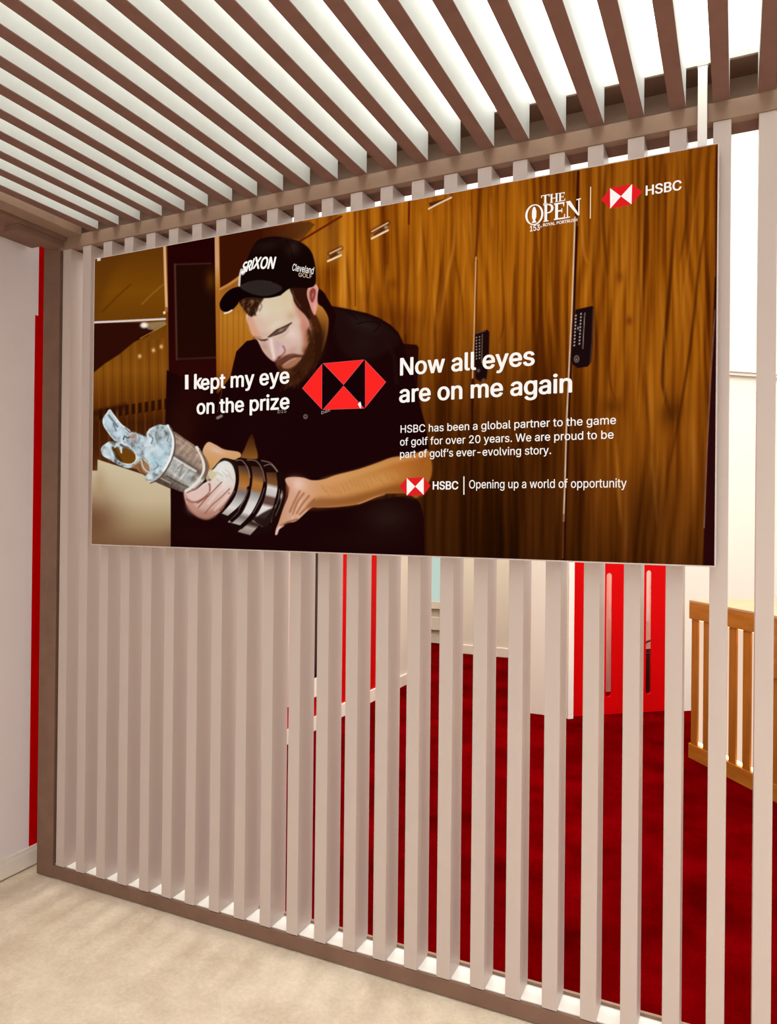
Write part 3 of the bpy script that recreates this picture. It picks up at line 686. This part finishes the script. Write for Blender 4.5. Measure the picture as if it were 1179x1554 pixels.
line([(270, 710), (278, 704), (272, 722)], 2, (112, 96, 88), 1, .6); line([(253, 722), (275, 734), (292, 742)], 2.2, (60, 42, 34), 1, .7); line([(242, 724), (258, 732)], 2, (206, 196, 186), 1, .7)
blob(294, 725, 6, 5, -40, (90, 76, 70), .7); line([(267, 660), (285, 672), (298, 684)], 2.4, (212, 180, 160), 1.2, .5)
poly([(302, 682), (312, 692), (318, 706), (316, 716), (311, 726), (310, 712), (308, 696)], (112, 84, 70), 1, .8)
line([(299, 678), (305, 688), (309.5, 702), (309, 716), (302, 728), (292, 738), (282, 745)], 4.6, (226, 218, 202), .8, 1, True)
line([(303, 682), (311, 698), (312.5, 712), (306, 726)], 1.4, (96, 74, 62), .6, .8, True); line([(306, 732), (296, 741), (284, 747)], 2.2, (150, 112, 108), .8, .9, True)
# jug: shoulder and mouth
def silver(x, y):
    n = fbm(x / 4.5, y / 4.5, 23, 3); n2 = fbm(x / 9.0, y / 14.0, 29, 2)
    t_ = np.clip((n - .5) * .85 + (n2 - .5) * .9 + .54, 0, 1)
    ks = [0, .22, .45, .7, 1]
    cs = np.array([(58, 62, 62), (120, 126, 126), (166, 180, 186), (192, 208, 214), (228, 232, 232)], float)
    return np.stack([np.interp(t_, ks, cs[:, k]) for k in range(3)], -1)
neck = [(181, 669), (190, 664), (199, 655), (208, 656), (221, 661), (223, 655), (230, 648), (242, 643), (249, 644), (256, 644), (262, 651), (265, 664), (264, 682), (258, 698), (250, 712), (241, 724), (228, 731), (222, 727), (219, 717), (210, 704), (205, 690), (196, 676), (184, 672)]
poly(neck, silver, .8)
poly([(226, 690), (238, 686), (246, 676), (254, 668), (258, 680), (252, 698), (240, 712), (230, 708)], (180, 206, 214), 5, .6)
blob(222, 672, 8, 4, 30, (206, 214, 218), .7); blob(244, 655, 9, 7, 0, (196, 204, 204), .5); blob(240, 665, 3, 8, 8, (110, 118, 118), .5)
line([(226, 658), (232, 664), (230, 672)], 1.6, (84, 90, 88), .8, .8, True); line([(240, 648), (236, 660), (240, 672)], 1.6, (98, 104, 100), .9, .6, True); line([(250, 652), (256, 660), (254, 668)], 1.8, (90, 96, 96), .9, .6, True)
line([(233, 712), (240, 706), (236, 700)], 1.8, (80, 96, 100), .8, .8, True)
line([(255, 644.5), (261, 656), (263, 672), (260, 690), (250, 710), (238, 724), (228, 729.5)], 3.2, (238, 238, 232), .7, 1, True)
line([(258, 646), (264.5, 660), (266, 676), (262, 694), (252, 713), (240, 727), (228, 732.5)], 1.8, (84, 68, 58), .7, .9, True)
line([(223, 655), (222, 662), (214, 658), (204, 656)], 1.6, (86, 90, 88), 1, .6, True); line([(209, 690), (216, 692), (224, 700)], 2, (104, 112, 112), 1.2, .6, True)
line([(228, 650), (224, 658), (227, 668)], 2.4, (226, 232, 230), .9, .8, True); blob(234, 700, 10, 7, -40, (176, 204, 214), .6); line([(222, 727), (232, 728), (246, 716)], 3, (120, 116, 110), 1.2, .6, True)
# jug: lower scroll and handle ring
ring_o = [(152.5, 683), (154, 677), (160, 672), (166, 669), (174, 669.5), (181, 670.5), (190, 672), (198, 675), (205, 681), (210, 690), (209, 701), (202, 708), (192, 709.5), (180, 705), (166, 697), (156, 691)]
poly(ring_o, silver, .8)
poly([(174, 679), (178, 677), (181, 682), (184, 686), (186, 679), (192, 679), (199, 683), (205, 689), (205, 697), (200, 702), (192, 703), (184, 700), (178, 694), (176, 687), (171, 682)], (108, 64, 10), .9)
poly([(169, 678), (173, 678), (180, 690), (186, 700), (178, 697), (172, 688)], (60, 34, 16), 1, .75)
line([(176, 672), (182, 676), (184, 686)], 2, (226, 226, 222), .8, .9, True); line([(206, 686), (206.5, 697), (199, 703.5), (188, 703)], 1.6, (236, 222, 200), .7, .9, True)
blob(163, 684, 6, 4, 20, (206, 210, 206), .7); blob(158, 678, 3, 2, 0, (120, 120, 112), .5)
poly([(208, 702), (216, 696), (224, 700), (228, 708), (226, 716), (219, 719), (212, 716), (206, 711), (199, 709)], (150, 104, 66), 1.1, .9)
line([(214, 697), (217, 708), (222, 714), (227, 716)], 1.8, (214, 216, 208), .8, .9, True); line([(219, 697), (226, 704), (228, 714)], 1.8, (206, 206, 198), .8, .9, True); line([(211, 704), (215, 715), (222, 719)], 1.6, (96, 56, 34), .8, .8, True)
line([(180, 670), (192, 674), (204, 684)], 2.2, (224, 230, 230), .8, .8, True); line([(183, 674), (192, 679)], 3.6, (84, 76, 74), .9, .9); line([(192, 676), (202, 684)], 1.8, (110, 116, 118), .8, .7)
# jug: lid, tipped open
poly([(166.5, 620), (171, 625), (177, 633), (184, 642), (191, 647), (197.5, 652), (199, 658), (195, 663), (188, 665), (184, 670), (179, 670), (173, 667.5), (164, 656), (157, 645), (155.5, 637), (158, 630), (162, 625)], silver, .8)
poly([(160, 632), (168, 634), (178, 646), (186, 654), (184, 662), (176, 664), (166, 652), (159, 642)], (200, 220, 230), 3, .6)
line([(165, 629), (172, 638), (178, 646)], 3, (76, 88, 96), 1.2, .8, True); line([(172, 642), (176, 652)], 2.2, (70, 80, 88), 1, .7); line([(162, 627), (166.5, 621), (172, 628), (184, 643), (197, 653)], 1.6, (234, 236, 234), .7, .9, True)
line([(157, 634), (158, 645), (168, 660), (176, 668)], 1.4, (226, 232, 234), .7, .8, True); line([(190, 648), (197, 655)], 1.4, (60, 56, 54), .6, .8)
line([(187, 666), (189, 661), (193, 663), (197, 662)], 2, (66, 62, 62), .7, .9, True); blob(202, 662, 5, 6, 0, (158, 110, 102), .85); blob(203, 665, 2.4, 2, 0, (214, 180, 170), .6); line([(205, 656), (208, 658), (209, 664)], 1.6, (220, 220, 214), .7, .8, True)
# --- head: neck, beard, face
poly([(486, 458), (493, 466), (500, 480), (499.5, 500), (494, 526), (487, 545), (470, 560), (462, 520), (472, 480)], grad([(462, (186, 124, 52)), (484, (150, 90, 28)), (510, (84, 42, 14)), (545, (34, 10, 5))]), 1.2)
line([(498, 484), (497, 505), (490, 530)], 3, (150, 92, 40), 1.6, .6, True)
poly([(444, 432), (470, 432), (474, 466), (484, 482), (491, 505), (489, 535), (478, 560), (462, 578), (444, 590), (433, 580), (428, 566), (424, 552), (440, 548), (460, 536), (468, 520), (466, 500), (462, 480), (446, 455)], grad([(430, (50, 20, 12)), (480, (56, 24, 9)), (520, (62, 28, 10)), (560, (44, 16, 8)), (592, (27, 5, 5))]), 2.5)
blob(484, 520, 12, 26, 0, (44, 18, 8), .7)
face = [(398, 450), (412, 447), (428, 441), (440, 436), (447, 442), (448, 456), (456, 466), (466, 478), (472, 492), (474.5, 506), (470, 524), (466, 536), (460, 543), (450, 556), (438, 563), (427, 560), (421, 549), (415.5, 546), (408.5, 541), (401, 532), (396, 522), (391, 513), (384, 505), (379.5, 492), (375.5, 481), (377, 474), (386, 470)]
poly(face, grad([(440, (216, 196, 166)), (470, (218, 198, 172)), (500, (214, 186, 166)), (530, (210, 176, 160)), (560, (150, 96, 70))]), 1.0)
poly([(376, 482), (384, 477), (394, 500), (400, 512), (391, 513), (383, 504), (379, 492)], (212, 150, 118), 3.2, .85)
blob(395, 488, 10, 16, -20, (216, 178, 158), .7); blob(404, 470, 8, 12, 15, (222, 206, 190), .7); blob(424, 466, 18, 16, -10, (216, 200, 166), .6); blob(436, 452, 10, 12, 0, (214, 190, 150), .6)
blob(420, 492, 14, 5, -30, (226, 206, 180), .7); blob(444, 478, 7, 8, -40, (200, 160, 128), .7)
poly([(448, 452), (458, 464), (470, 480), (475, 500), (472, 520), (466, 534), (461, 528), (460, 505), (457, 488), (450, 470)], (196, 126, 104), 6, .75)
blob(462, 494, 5, 11, -10, (200, 122, 104), .6); blob(468, 512, 5, 14, 0, (150, 90, 56), .8); blob(466, 531, 6, 7, 0, (110, 58, 34), .8)
blob(444, 505, 9, 11, -40, (230, 204, 194), .85); blob(440, 522, 12, 8, -20, (214, 178, 168), .7); blob(452, 486, 6, 6, 0, (222, 190, 172), .6)
# nose
poly([(409, 514), (416, 513), (424, 512), (431, 522), (433, 531), (428, 539), (420, 546), (415, 546), (409, 540), (402, 531), (397, 520), (402, 515)], (210, 178, 166), 2, .8)
line([(413, 514), (414.5, 526), (417.5, 541)], 4.5, (240, 214, 208), 1.8, .85, True); poly([(420, 516), (428, 520), (432, 530), (424, 534), (420, 526)], (200, 164, 164), 3, .8); blob(428.5, 529, 4, 4.5, 0, (222, 184, 182), .7)
poly([(396, 517), (405, 518), (411, 530), (414, 542), (406, 536)], (196, 156, 138), 2, .7); blob(403, 525, 4, 6, -30, (190, 140, 112), .5)
line([(431.5, 524), (434, 529.5), (433, 534), (427, 540), (420, 546)], 2.0, (128, 72, 64), 1.3, .8, True); blob(425, 541, 3.4, 1.8, -30, (76, 34, 34), .8)
# brow and eyes
poly([(408, 510), (415, 504), (422, 498), (432, 494), (445, 487.5), (441, 493), (436, 500), (430, 504), (420, 507.5), (412, 510.5)], (92, 68, 54), 1.0, .95, False)
line([(409, 510), (420, 501), (432, 495), (444, 489)], 2.2, (60, 34, 28), .9, .7); blob(428, 499.5, 3.5, 1.8, -25, (150, 132, 116), .9); line([(419, 507), (428, 503.5), (435, 499.5)], 1.6, (50, 26, 22), .7, .85); line([(424, 512), (434, 507), (440, 501)], 1.4, (196, 158, 144), .9, .7)
poly([(390, 511), (398, 513.5), (408, 512.5), (409, 514), (404, 516.5), (397, 516)], (88, 58, 52), .8, .95, False); line([(388, 509), (398, 511)], 1.6, (150, 104, 86), .8, .6)
# moustache, mouth, chin
poly([(420, 546), (428, 542), (437, 537), (446, 535), (455, 536.5), (464, 538), (461, 542), (450, 541), (440, 544), (431, 551), (430, 558), (424, 558), (419, 550)], (96, 48, 32), 1.8, .9)
pass
poly([(424, 554), (432, 557), (442, 557), (452, 550), (460, 541), (467, 528), (474, 522), (478, 545), (466, 568), (450, 584), (436, 582), (427, 570)], (66, 32, 13), 2.6, .92); blob(438, 565, 7, 5, 0, (112, 66, 34), .6); blob(452, 566, 9, 9, 0, (46, 18, 8), .7)
poly([(431, 552), (439, 546.5), (448, 542), (458, 540.5), (455, 547), (447, 554), (438, 557.5), (431, 556)], (164, 108, 80), 2.4, .9); line([(434, 551.5), (442, 546.5), (450, 543)], 1.8, (206, 150, 124), 1.2, .6)
line([(430, 550.5), (439, 544.8), (448, 540.4), (457, 539.3)], 1.3, (60, 22, 20), .8, .75, True)
for k in range(60):
    a_ = rng.rand(3); xx = 470 + 10 * a_[0]; yy = 480 + 60 * a_[1]; line([(xx, yy), (xx - 1.5, yy + 4)], 1.0, (126, 70, 34) if k % 3 == 0 else (44, 16, 8), .8, .4)
for k in range(110):
    a_ = rng.rand(3); xx = 428 + 56 * a_[0]; yy = 590 - 8 * a_[0] - 70 * a_[1] * (a_[0] ** .8)
    line([(xx, yy), (xx - 1.5, yy + 4)], 1.0, (112, 64, 30) if k % 3 == 0 else (34, 12, 8), .7, .35)
blob(432, 500, 9, 4, -30, (150, 118, 100), .35); blob(446, 530, 9, 5, -25, (188, 140, 122), .5); blob(402, 506, 8, 4, 10, (196, 158, 138), .4)
poly([(468, 500), (474, 500), (478, 520), (476, 540), (466, 552), (456, 560), (452, 556), (461, 544), (467, 530), (470, 516)], (58, 26, 10), 3.2, .9)
# hair: fringe, temple
poly([(362, 446), (380, 446), (402, 448), (400, 455), (395, 462), (391, 472), (384, 479), (377, 475), (370, 466), (364, 456)], (46, 22, 12), 2.0, .97)
line([(392, 454), (399, 462), (396, 470)], 2, (110, 76, 50), 1.2, .6, True); line([(386, 470), (390, 477)], 2, (60, 30, 18), 1, .7)
for k in range(26):
    a_ = rng.rand(3); xx = 368 + 26 * a_[0]; yy = 453 + 22 * a_[1]; line([(xx, yy), (xx + 2 * a_[2], yy + 2.5), (xx - 1, yy + 5)], 1.2, (150, 104, 62) if k % 2 else (28, 10, 6), .7, .6, True)
blob(384, 456, 3, 2.6, 0, (160, 120, 80), .7); blob(379, 468, 2.4, 3, 0, (150, 108, 66), .6)
poly([(443, 434), (470, 432), (474, 452), (476, 470), (472, 484), (464, 476), (454, 466), (449, 458), (446, 448)], (48, 18, 9), 1.6, .97)
line([(446, 440), (450, 452), (458, 464)], 2, (110, 60, 40), 1, .6, True); line([(474, 470), (480, 486), (484, 500)], 6, (76, 34, 12), 2.4, .8, True)
# ear
poly([(468, 440), (471, 434), (477, 430), (483, 432), (485.5, 444), (484.5, 460), (482, 470), (479.5, 477), (475, 470), (471, 458), (468, 448)], (216, 146, 132), .8)
poly([(472, 441), (477, 436), (481, 440), (480, 450), (476, 458), (472, 452)], (126, 52, 44), 1.4, .9); blob(476.5, 447, 1.6, 4, 10, (196, 120, 104), .7); line([(471, 437), (477, 432), (483.5, 436), (484, 452)], 1.8, (232, 172, 158), .8, .8, True); blob(479.5, 465, 2.2, 6, 0, (232, 172, 156), .8)
poly([(485.5, 438), (493, 442), (498, 450), (507, 466), (512, 480), (504, 500), (500, 480), (492, 466), (484, 458)], BK, .8, 1)
# cap
poly([(366, 418), (368, 408), (376, 395), (382, 381), (392, 365), (405, 359.5), (422, 358), (440, 361), (455, 365), (468, 373), (476, 384), (480, 399), (481.5, 416), (480, 431), (469, 436), (444, 436), (428, 446), (410, 451), (390, 450), (371, 449), (366, 434)], (20, 5, 5), .8)
blob(408, 372, 22, 8, -12, (38, 20, 14), .7); blob(447, 375, 10, 12, 30, (48, 32, 22), .8); blob(436, 362, 8, 3, 0, (40, 22, 14), .6); line([(436, 362), (443, 376), (447, 392)], 1.6, (14, 2, 3), .8, .7, True); line([(477, 386), (481, 400), (482.5, 418)], 1.2, (120, 84, 70), .8, .6, True)
poly([(365, 433), (354, 436.5), (345, 443), (338, 452), (335, 460), (337, 468.5), (344, 472), (354, 469), (362, 461), (366, 455), (380, 449), (400, 451), (420, 449), (430, 444), (415, 432), (390, 428), (372, 430)], (14, 2, 4), .8)
poly([(366, 434), (380, 427.5), (396, 425), (412, 426.5), (428, 433), (428, 440), (412, 447), (396, 447.5), (380, 443)], (46, 37, 34), 1.4, .95)
line([(366, 433.5), (380, 427), (396, 424.6), (414, 427)], 1.2, (70, 58, 52), .8, .6, True)
line([(342.5, 474), (348, 472.8), (353.5, 469.5)], 2.4, (238, 218, 198), .6, 1)
line([(368.5, 408), (366, 418), (365, 432)], 3, (222, 214, 200), .7, .95, True)
poly([(368, 414), (371, 406), (378, 402), (376, 410), (371, 416)], (232, 226, 216), .8, .9)
# small embroidered marks on the shirt, half covered by the lettering
blob(465, 631, 3.3, 3.6, 0, (150, 140, 134), .95, 3); blob(465, 631, 2.0, 2.2, 0, BK, 1, 3); blob(464.6, 631.6, .8, .8, 0, (150, 140, 134), .8)
line([(344, 566), (338, 590), (333, 616), (331, 624)], 1.6, (104, 66, 44), .8, .5, True); line([(331, 633), (337, 630)], 4.2, (150, 134, 128), .8, .85)

# colours of the print go on the panel as a colour attribute of a dense mesh
IMG = np.clip(IMG + (rng.rand(NY, NX, 1) - .5) * 3, 0, 255)
ps = tag(root('poster', (PX0, PY, PZ0)), 'wide backlit poster of seated man in black cap cradling a silver jug, on white slats', 'poster')
me = bpy.data.meshes.new('printed_face')
nv = NX * NY
co = np.zeros((nv, 3), np.float32); co[:, 0] = GU.ravel(); co[:, 2] = GV.ravel()
idx = np.arange(nv).reshape(NY, NX)
q = np.stack([idx[:-1, :-1], idx[:-1, 1:], idx[1:, 1:], idx[1:, :-1]], -1).reshape(-1, 4)
nf = len(q)
me.vertices.add(nv); me.vertices.foreach_set('co', co.ravel())
me.loops.add(nf * 4); me.loops.foreach_set('vertex_index', q.ravel().astype(np.int32))
me.polygons.add(nf); me.polygons.foreach_set('loop_start', np.arange(0, nf * 4, 4, dtype=np.int32))
me.polygons.foreach_set('loop_total', np.full(nf, 4, dtype=np.int32))
me.update(calc_edges=True)
at = me.color_attributes.new('print', 'FLOAT_COLOR', 'POINT')
cc = np.ones((nv, 4), np.float32); cc[:, :3] = lin(IMG.reshape(-1, 3))
at.data.foreach_set('color', cc.ravel())
M_print = bpy.data.materials.new('backlit_print'); M_print.use_nodes = True
nt = M_print.node_tree; nt.nodes.remove(nt.nodes['Principled BSDF'])
an = nt.nodes.new('ShaderNodeAttribute'); an.attribute_name = 'print'
em = nt.nodes.new('ShaderNodeEmission'); em.inputs[1].default_value = 1.0
nt.links.new(an.outputs['Color'], em.inputs[0]); nt.links.new(em.outputs[0], nt.nodes['Material Output'].inputs[0])
me.materials.append(M_print)
face_o = link(bpy.data.objects.new('printed_face', me)); face_o.parent = ps
face_o['label'] = 'printed picture of man in black cap holding silver claret jug before wooden lockers'
MB().box(0.0, PW, 0.0012, 0.046, 0.0, PH).build('light_box', M_frame_dark, ps)
fr = MB().box(-0.003, PW + 0.003, -0.001, 0.048, -0.004, -0.0002).box(-0.0015, PW + 0.0015, 0.0, 0.048, PH + 0.0002, PH + 0.003)
fr.box(-0.003, -0.0002, 0.0, 0.048, -0.0002, PH).box(PW + 0.0002, PW + 0.004, 0.0, 0.048, -0.0002, PH)
fr.build('frame', M_rim, ps)
MB().box(0.016, 0.032, -0.003, 0.0, PH - 0.010, PH + 0.002).build('clip', M_sill_top, ps)

# --- lettering and emblems, printed flat on the picture
E_white = emit('print_white', (252, 246, 238), 1.0)
E_red = emit('print_red', (252, 38, 34), 1.0)
E_red2 = emit('print_red_small', (226, 30, 34), 1.0)
E_pink = emit('print_pink_edge', (214, 110, 120), 1.0)
E_dark = emit('print_dark', (22, 3, 6), 1.0)
E_cream = emit('print_cream', (240, 206, 170), 1.0)
E_grey = emit('print_grey', (150, 140, 134), 1.0)
def flat(name, polys, m, off=-0.0006, parent=None):
    """polygons given in measured photo positions, laid on the poster plane"""
    vs_, fs = [], []
    for p in polys:
        n = len(vs_)
        for (x, y) in p:
            a_, c_ = P(x, y); vs_.append((a_, off, c_))
        fs.append(tuple(range(n, n + len(p))))
    me = bpy.data.meshes.new(name); me.from_pydata(vs_, [], fs); me.materials.append(m)
    o = link(bpy.data.objects.new(name, me)); o.parent = parent or face_o
    return o
FONT = None
try:
    FONT = bpy.data.fonts.load(os.path.join(bpy.utils.system_resource('DATAFILES', path='fonts'), 'Inter.woff2'))
except Exception:
    FONT = None
FONT2 = None
try:
    FONT2 = bpy.data.fonts.load(os.path.join(bpy.utils.system_resource('DATAFILES', path='fonts'), 'NotoSansHebrew-Regular.woff2'))
except Exception:
    FONT2 = None
def text(body, left, right, cap, m, off=-0.0008, bold=0.0, shear=0.0, name='lettering', ref='H', level=True, font=0):
    """one line of print: left/right = ends of its baseline, cap = height of a capital, measured positions"""
    cu = bpy.data.curves.new('t', 'FONT'); cu.body = body; cu.size = 1.0; cu.shear = shear; cu.resolution_u = 3
    fn = FONT2 if font else FONT
    if fn: cu.font = fn
    o = bpy.data.objects.new('t', cu); link(o)
    dg = bpy.context.evaluated_depsgraph_get(); me = bpy.data.meshes.new_from_object(o.evaluated_get(dg))
    cr = bpy.data.curves.new('r', 'FONT'); cr.body = ref; cr.size = 1.0
    if fn: cr.font = fn
    o2 = bpy.data.objects.new('r', cr); link(o2)
    dg = bpy.context.evaluated_depsgraph_get(); mr = bpy.data.meshes.new_from_object(o2.evaluated_get(dg))
    caph = max(v.co.y for v in mr.vertices)
    bpy.data.objects.remove(o); bpy.data.objects.remove(o2); bpy.data.meshes.remove(mr)
    x0 = min(v.co.x for v in me.vertices); x1 = max(v.co.x for v in me.vertices)
    a_ = P(*left); c_ = P(*right); h = P(left[0], left[1] - cap)[1] - a_[1]
    if level: z = (a_[1] + c_[1]) / 2; a_ = (a_[0], z); c_ = (c_[0], z)
    sx = (c_[0] - a_[0]) / (x1 - x0); sy = h / caph; sl = (c_[1] - a_[1]) / (x1 - x0)
    # words: islands of the outline grouped by the gaps between them
    polys_ = [list(q.vertices) for q in me.polygons]; par = list(range(len(me.vertices)))
    def fnd(k):
        while par[k] != k: par[k] = par[par[k]]; k = par[k]
        return k
    for q in polys_:
        for k in q[1:]: par[fnd(k)] = fnd(q[0])
    ext = {}
    for q in polys_:
        g = fnd(q[0]); xs = [me.vertices[k].co.x for k in q]
        lo, hi = ext.get(g, (9e9, -9e9)); ext[g] = (min(lo, min(xs)), max(hi, max(xs)))
    gid = {}; cur = -1; end = -9e9
    for g, (lo, hi) in sorted(ext.items(), key=lambda e: e[1][0]):
        if lo - end > 0.17: cur += 1
        gid[g] = cur; end = max(end, hi)
    ob = None
    for wd in range(cur + 1):
        qs = [q for q in polys_ if gid[fnd(q[0])] == wd]; ids = sorted({k for q in qs for k in q}); mp = {k: n for n, k in enumerate(ids)}
        pts_ = []
        for k in ids:
            x, y = me.vertices[k].co.x, me.vertices[k].co.y
            pts_.append((a_[0] + (x - x0) * sx, off, a_[1] + (x - x0) * sl + y * sy))
        vv = list(pts_); ff = [tuple(mp[k] for k in q) for q in qs]
        if bold:                               # heavier weight: the strokes repeated a hair to each side
            for n_, (dx, dz) in enumerate(((-1, 0), (1, 0), (0, .55), (0, -.55), (-.7, .4), (.7, -.4), (.7, .4), (-.7, -.4))):
                b0 = len(vv)
                vv += [(q[0] + dx * bold * sx, q[1] - 0.00001 * (n_ + 1), q[2] + dz * bold * sy) for q in pts_]
                ff += [tuple(mp[k] + b0 for k in q) for q in qs]
        m2 = bpy.data.meshes.new(name); m2.from_pydata(vv, [], ff); m2.materials.append(m)
        ob = link(bpy.data.objects.new(name, m2)); ob.parent = face_o
    bpy.data.meshes.remove(me)
    return ob
B_ = 0.020
text('k', (296.6, 588.5), (307.2, 588.0), 20.5, E_white, bold=0.034, font=1)
text('ept my eye', (306.6, 588.2), (440, 582), 22, E_white, bold=B_)
flat('lettering', [[(282, 567.5), (287.2, 567.2), (287.2, 589.3), (282, 589.5)]], E_white, -0.0008)
text('on the prize', (300, 626), (440, 620.3), 21.5, E_white, bold=B_)
text('Now all eyes', (609.7, 569.3), (811.7, 551.5), 25.5, E_white, bold=B_)
text('are on me again', (608.4, 611), (868.4, 592), 25.5, E_white, bold=B_)
text('HSBC has been a global partner to the game', (609.8, 657.3), (936, 640.3), 11.3, E_white, bold=0.006)
text('of golf for over 20 years. We are proud to be', (609, 676.8), (932.5, 662.3), 11.3, E_white, bold=0.006)
text('part of golf\u2019s ever-evolving story.', (609, 694.8), (838, 686.6), 11.3, E_white, bold=0.006)
text('HSBC', (659, 742.3), (697, 741.2), 12, E_white, bold=0.02)
text('Opening up a world of opportunity', (714, 741.6), (952.7, 737.2), 12.5, E_white, bold=0.004)
text('HSBC', (979, 298.6), (1031.8, 288.2), 14.2, E_white, bold=0.018)
flat('divider', [[(705.2, 722), (706.8, 722), (706.8, 750), (705.2, 750)]], E_white)
flat('divider', [[(895.1, 284.6), (896.6, 284.3), (896.3, 332.2), (894.8, 332.4)]], E_cream)
# emblems: hexagon of six triangles
def emblem(tl, tr, br, bl, lt, rt, red, wing, gap, edge=None):
    C = ((tl[0] + tr[0] + br[0] + bl[0]) / 4, (tl[1] + tr[1] + br[1] + bl[1]) / 4)
    sq = [tl, tr, br, bl]
    def shrink(tri, g):
        c = (sum(p[0] for p in tri) / 3, sum(p[1] for p in tri) / 3)
        return [(p[0] + (c[0] - p[0]) * g, p[1] + (c[1] - p[1]) * g) for p in tri]
    reds = [[lt, tl, bl], [tr, rt, br], [tl, tr, C], [bl, C, br]]
    t0 = flat('emblem', [shrink(r, gap) for r in reds], red, -0.0010)
    if edge: flat('emblem_edge', [shrink(r, gap - .025) for r in reds], edge, -0.0008)
    wings = [[tl, C, bl], [tr, br, C]]
    flat('emblem_wings', [shrink(r, 0.0) for r in wings] if not edge else [shrink(r, -.04) for r in wings], wing, -0.0007 if edge else -0.0011)
    return t0
emblem((491, 549.8), (555.6, 544), (555.6, 618.8), (490.6, 621), (459.8, 588), (588.2, 578.5), E_red, E_dark, 0.05, E_pink)
emblem((925, 286.8), (958, 280.7), (957.4, 311), (925.4, 317.5), (911.8, 304), (973.6, 292), E_red2, E_white, 0.0)
emblem((619.2, 724.5), (645, 723.5), (645, 750.3), (619.2, 751.3), (608.3, 737), (655, 736.2), E_red2, E_white, 0.0)
# serif capitals of the tournament mark
def serif(ch, x0, x1, yb0, yb1, cap):
    """x0..x1, baseline at x0 / x1, capital height; all measured positions"""
    def T(p): 
        x = x0 + (x1 - x0) * p[0]; yb = yb0 + (yb1 - yb0) * p[0]; return (x, yb - cap * p[1])
    R_ = lambda a, c, d, e: [(a, c), (d, c), (d, e), (a, e)]
    s = .24; t_ = .09
    G = {'T': [R_(0, 1 - t_, 1, 1), R_(.38, 0, .62, 1), R_(.24, 0, .76, t_ * .8), [(0, .72), (.07, .72), (.1, 1), (0, 1)], [(.93, .72), (1, .72), (1, 1), (.9, 1)]],
         'H': [R_(.08, 0, .29, 1), R_(.71, 0, .92, 1), R_(.29, .46, .71, .54), R_(0, 0, .38, .06), R_(.62, 0, 1, .06), R_(0, .94, .38, 1), R_(.62, .94, 1, 1)],
         'E': [R_(.1, 0, .36, 1), R_(0, 0, .95, t_), R_(0, 1 - t_, .9, 1), R_(.36, .47, .72, .55), [(.88, .0), (1, .0), (1, .28), (.93, .28)], [(.84, .74), (.9, .74), (.95, 1), (.8, 1)], R_(.68, .38, .75, .64)],
         'N': [R_(.1, 0, .17, 1), R_(.83, 0, .9, 1), [(.02, 1), (.3, 1), (.9, .02), (.9, 0), (.8, 0)], R_(0, 0, .3, .06), R_(.7, .94, 1, 1)],
         'P': [R_(.1, 0, .36, 1), R_(0, 0, .5, .06), R_(0, .94, .5, 1)]}
    out = [[T(p) for p in pl] for pl in G[ch]]
    if ch == 'P':
        n = 12
        for k in range(n):
            a1_, a2_ = -math.pi / 2 + math.pi * k / n, -math.pi / 2 + math.pi * (k + 1) / n
            f_ = lambda a, r: (.48 + (.5 if r else .26) * math.cos(a), .73 + (.27 if r else .2) * math.sin(a))
            out.append([T(f_(a1_, 1)), T(f_(a2_, 1)), T(f_(a2_, 0)), T(f_(a1_, 0))])
        out.append([T(p) for p in R_(.3, .94, .49, 1)]); out.append([T(p) for p in R_(.3, .46, .49, .53)])
    return out
pl = serif('T', 821.5, 834, 311.3, 309, 13.6) + serif('H', 834.8, 847, 309, 307, 13.2) + serif('E', 847.8, 857.5, 307, 305.4, 13)
pl += serif('P', 825, 840.5, 337.2, 335, 26) + serif('E', 841, 857.5, 334.6, 332.2, 25.2) + serif('N', 858, 881.5, 332, 326.6, 25)
ring_c = (811.3, 326.3)
for k in range(28):
    a1_, a2_ = 2 * math.pi * k / 28, 2 * math.pi * (k + 1) / 28
    f_ = lambda a, r: (ring_c[0] + (13.6 if r else 10.4) * math.cos(a), ring_c[1] + (15.6 if r else 14.0) * math.sin(a) - 1.6 * math.cos(a))
    pl.append([f_(a1_, 1), f_(a2_, 1), f_(a2_, 0), f_(a1_, 0)])
pl.append([(809.2, 316), (811, 314), (813, 315.5), (814.5, 321), (814.3, 330), (812.6, 334), (814.8, 338), (807.6, 339), (809.6, 334.5), (807.8, 331), (807.8, 322)])
flat('tournament_mark', pl, E_white, -0.0009)
text('153', (805, 351.5), (819.5, 349), 8.2, E_white, bold=0.02)
text('RD', (820.3, 345.8), (823.2, 345.2), 2.4, E_white, font=1)
text('ROYAL PORTRUSH', (824.6, 344.4), (875.8, 335.8), 4.4, E_white, bold=0.02, font=1)
# cap embroidery
text('XON', (386, 406.5), (421, 406.5), 17, E_white, bold=0.03, shear=0.35, level=False)
text('SRl', (368.5, 413.5), (388.5, 406.8), 14.5, E_white, bold=0.04, shear=0.45, level=False, font=1)
text('Cleveland', (446, 409.5), (479, 415.3), 10.5, E_white, bold=0.006, shear=0.35, level=False)
text('GOLF', (455.3, 418.6), (475.6, 421.6), 6.0, E_cream, level=False)
text('D1S', (423, 626), (436, 624.8), 5, E_grey, level=False); text('bair', (489.5, 627.5), (504, 622.5), 5, E_grey, level=False, bold=0.01)
flat('mark', [[(545, 612), (548.5, 608), (550, 612), (550, 619), (547.5, 617)]], E_white, -0.0012)
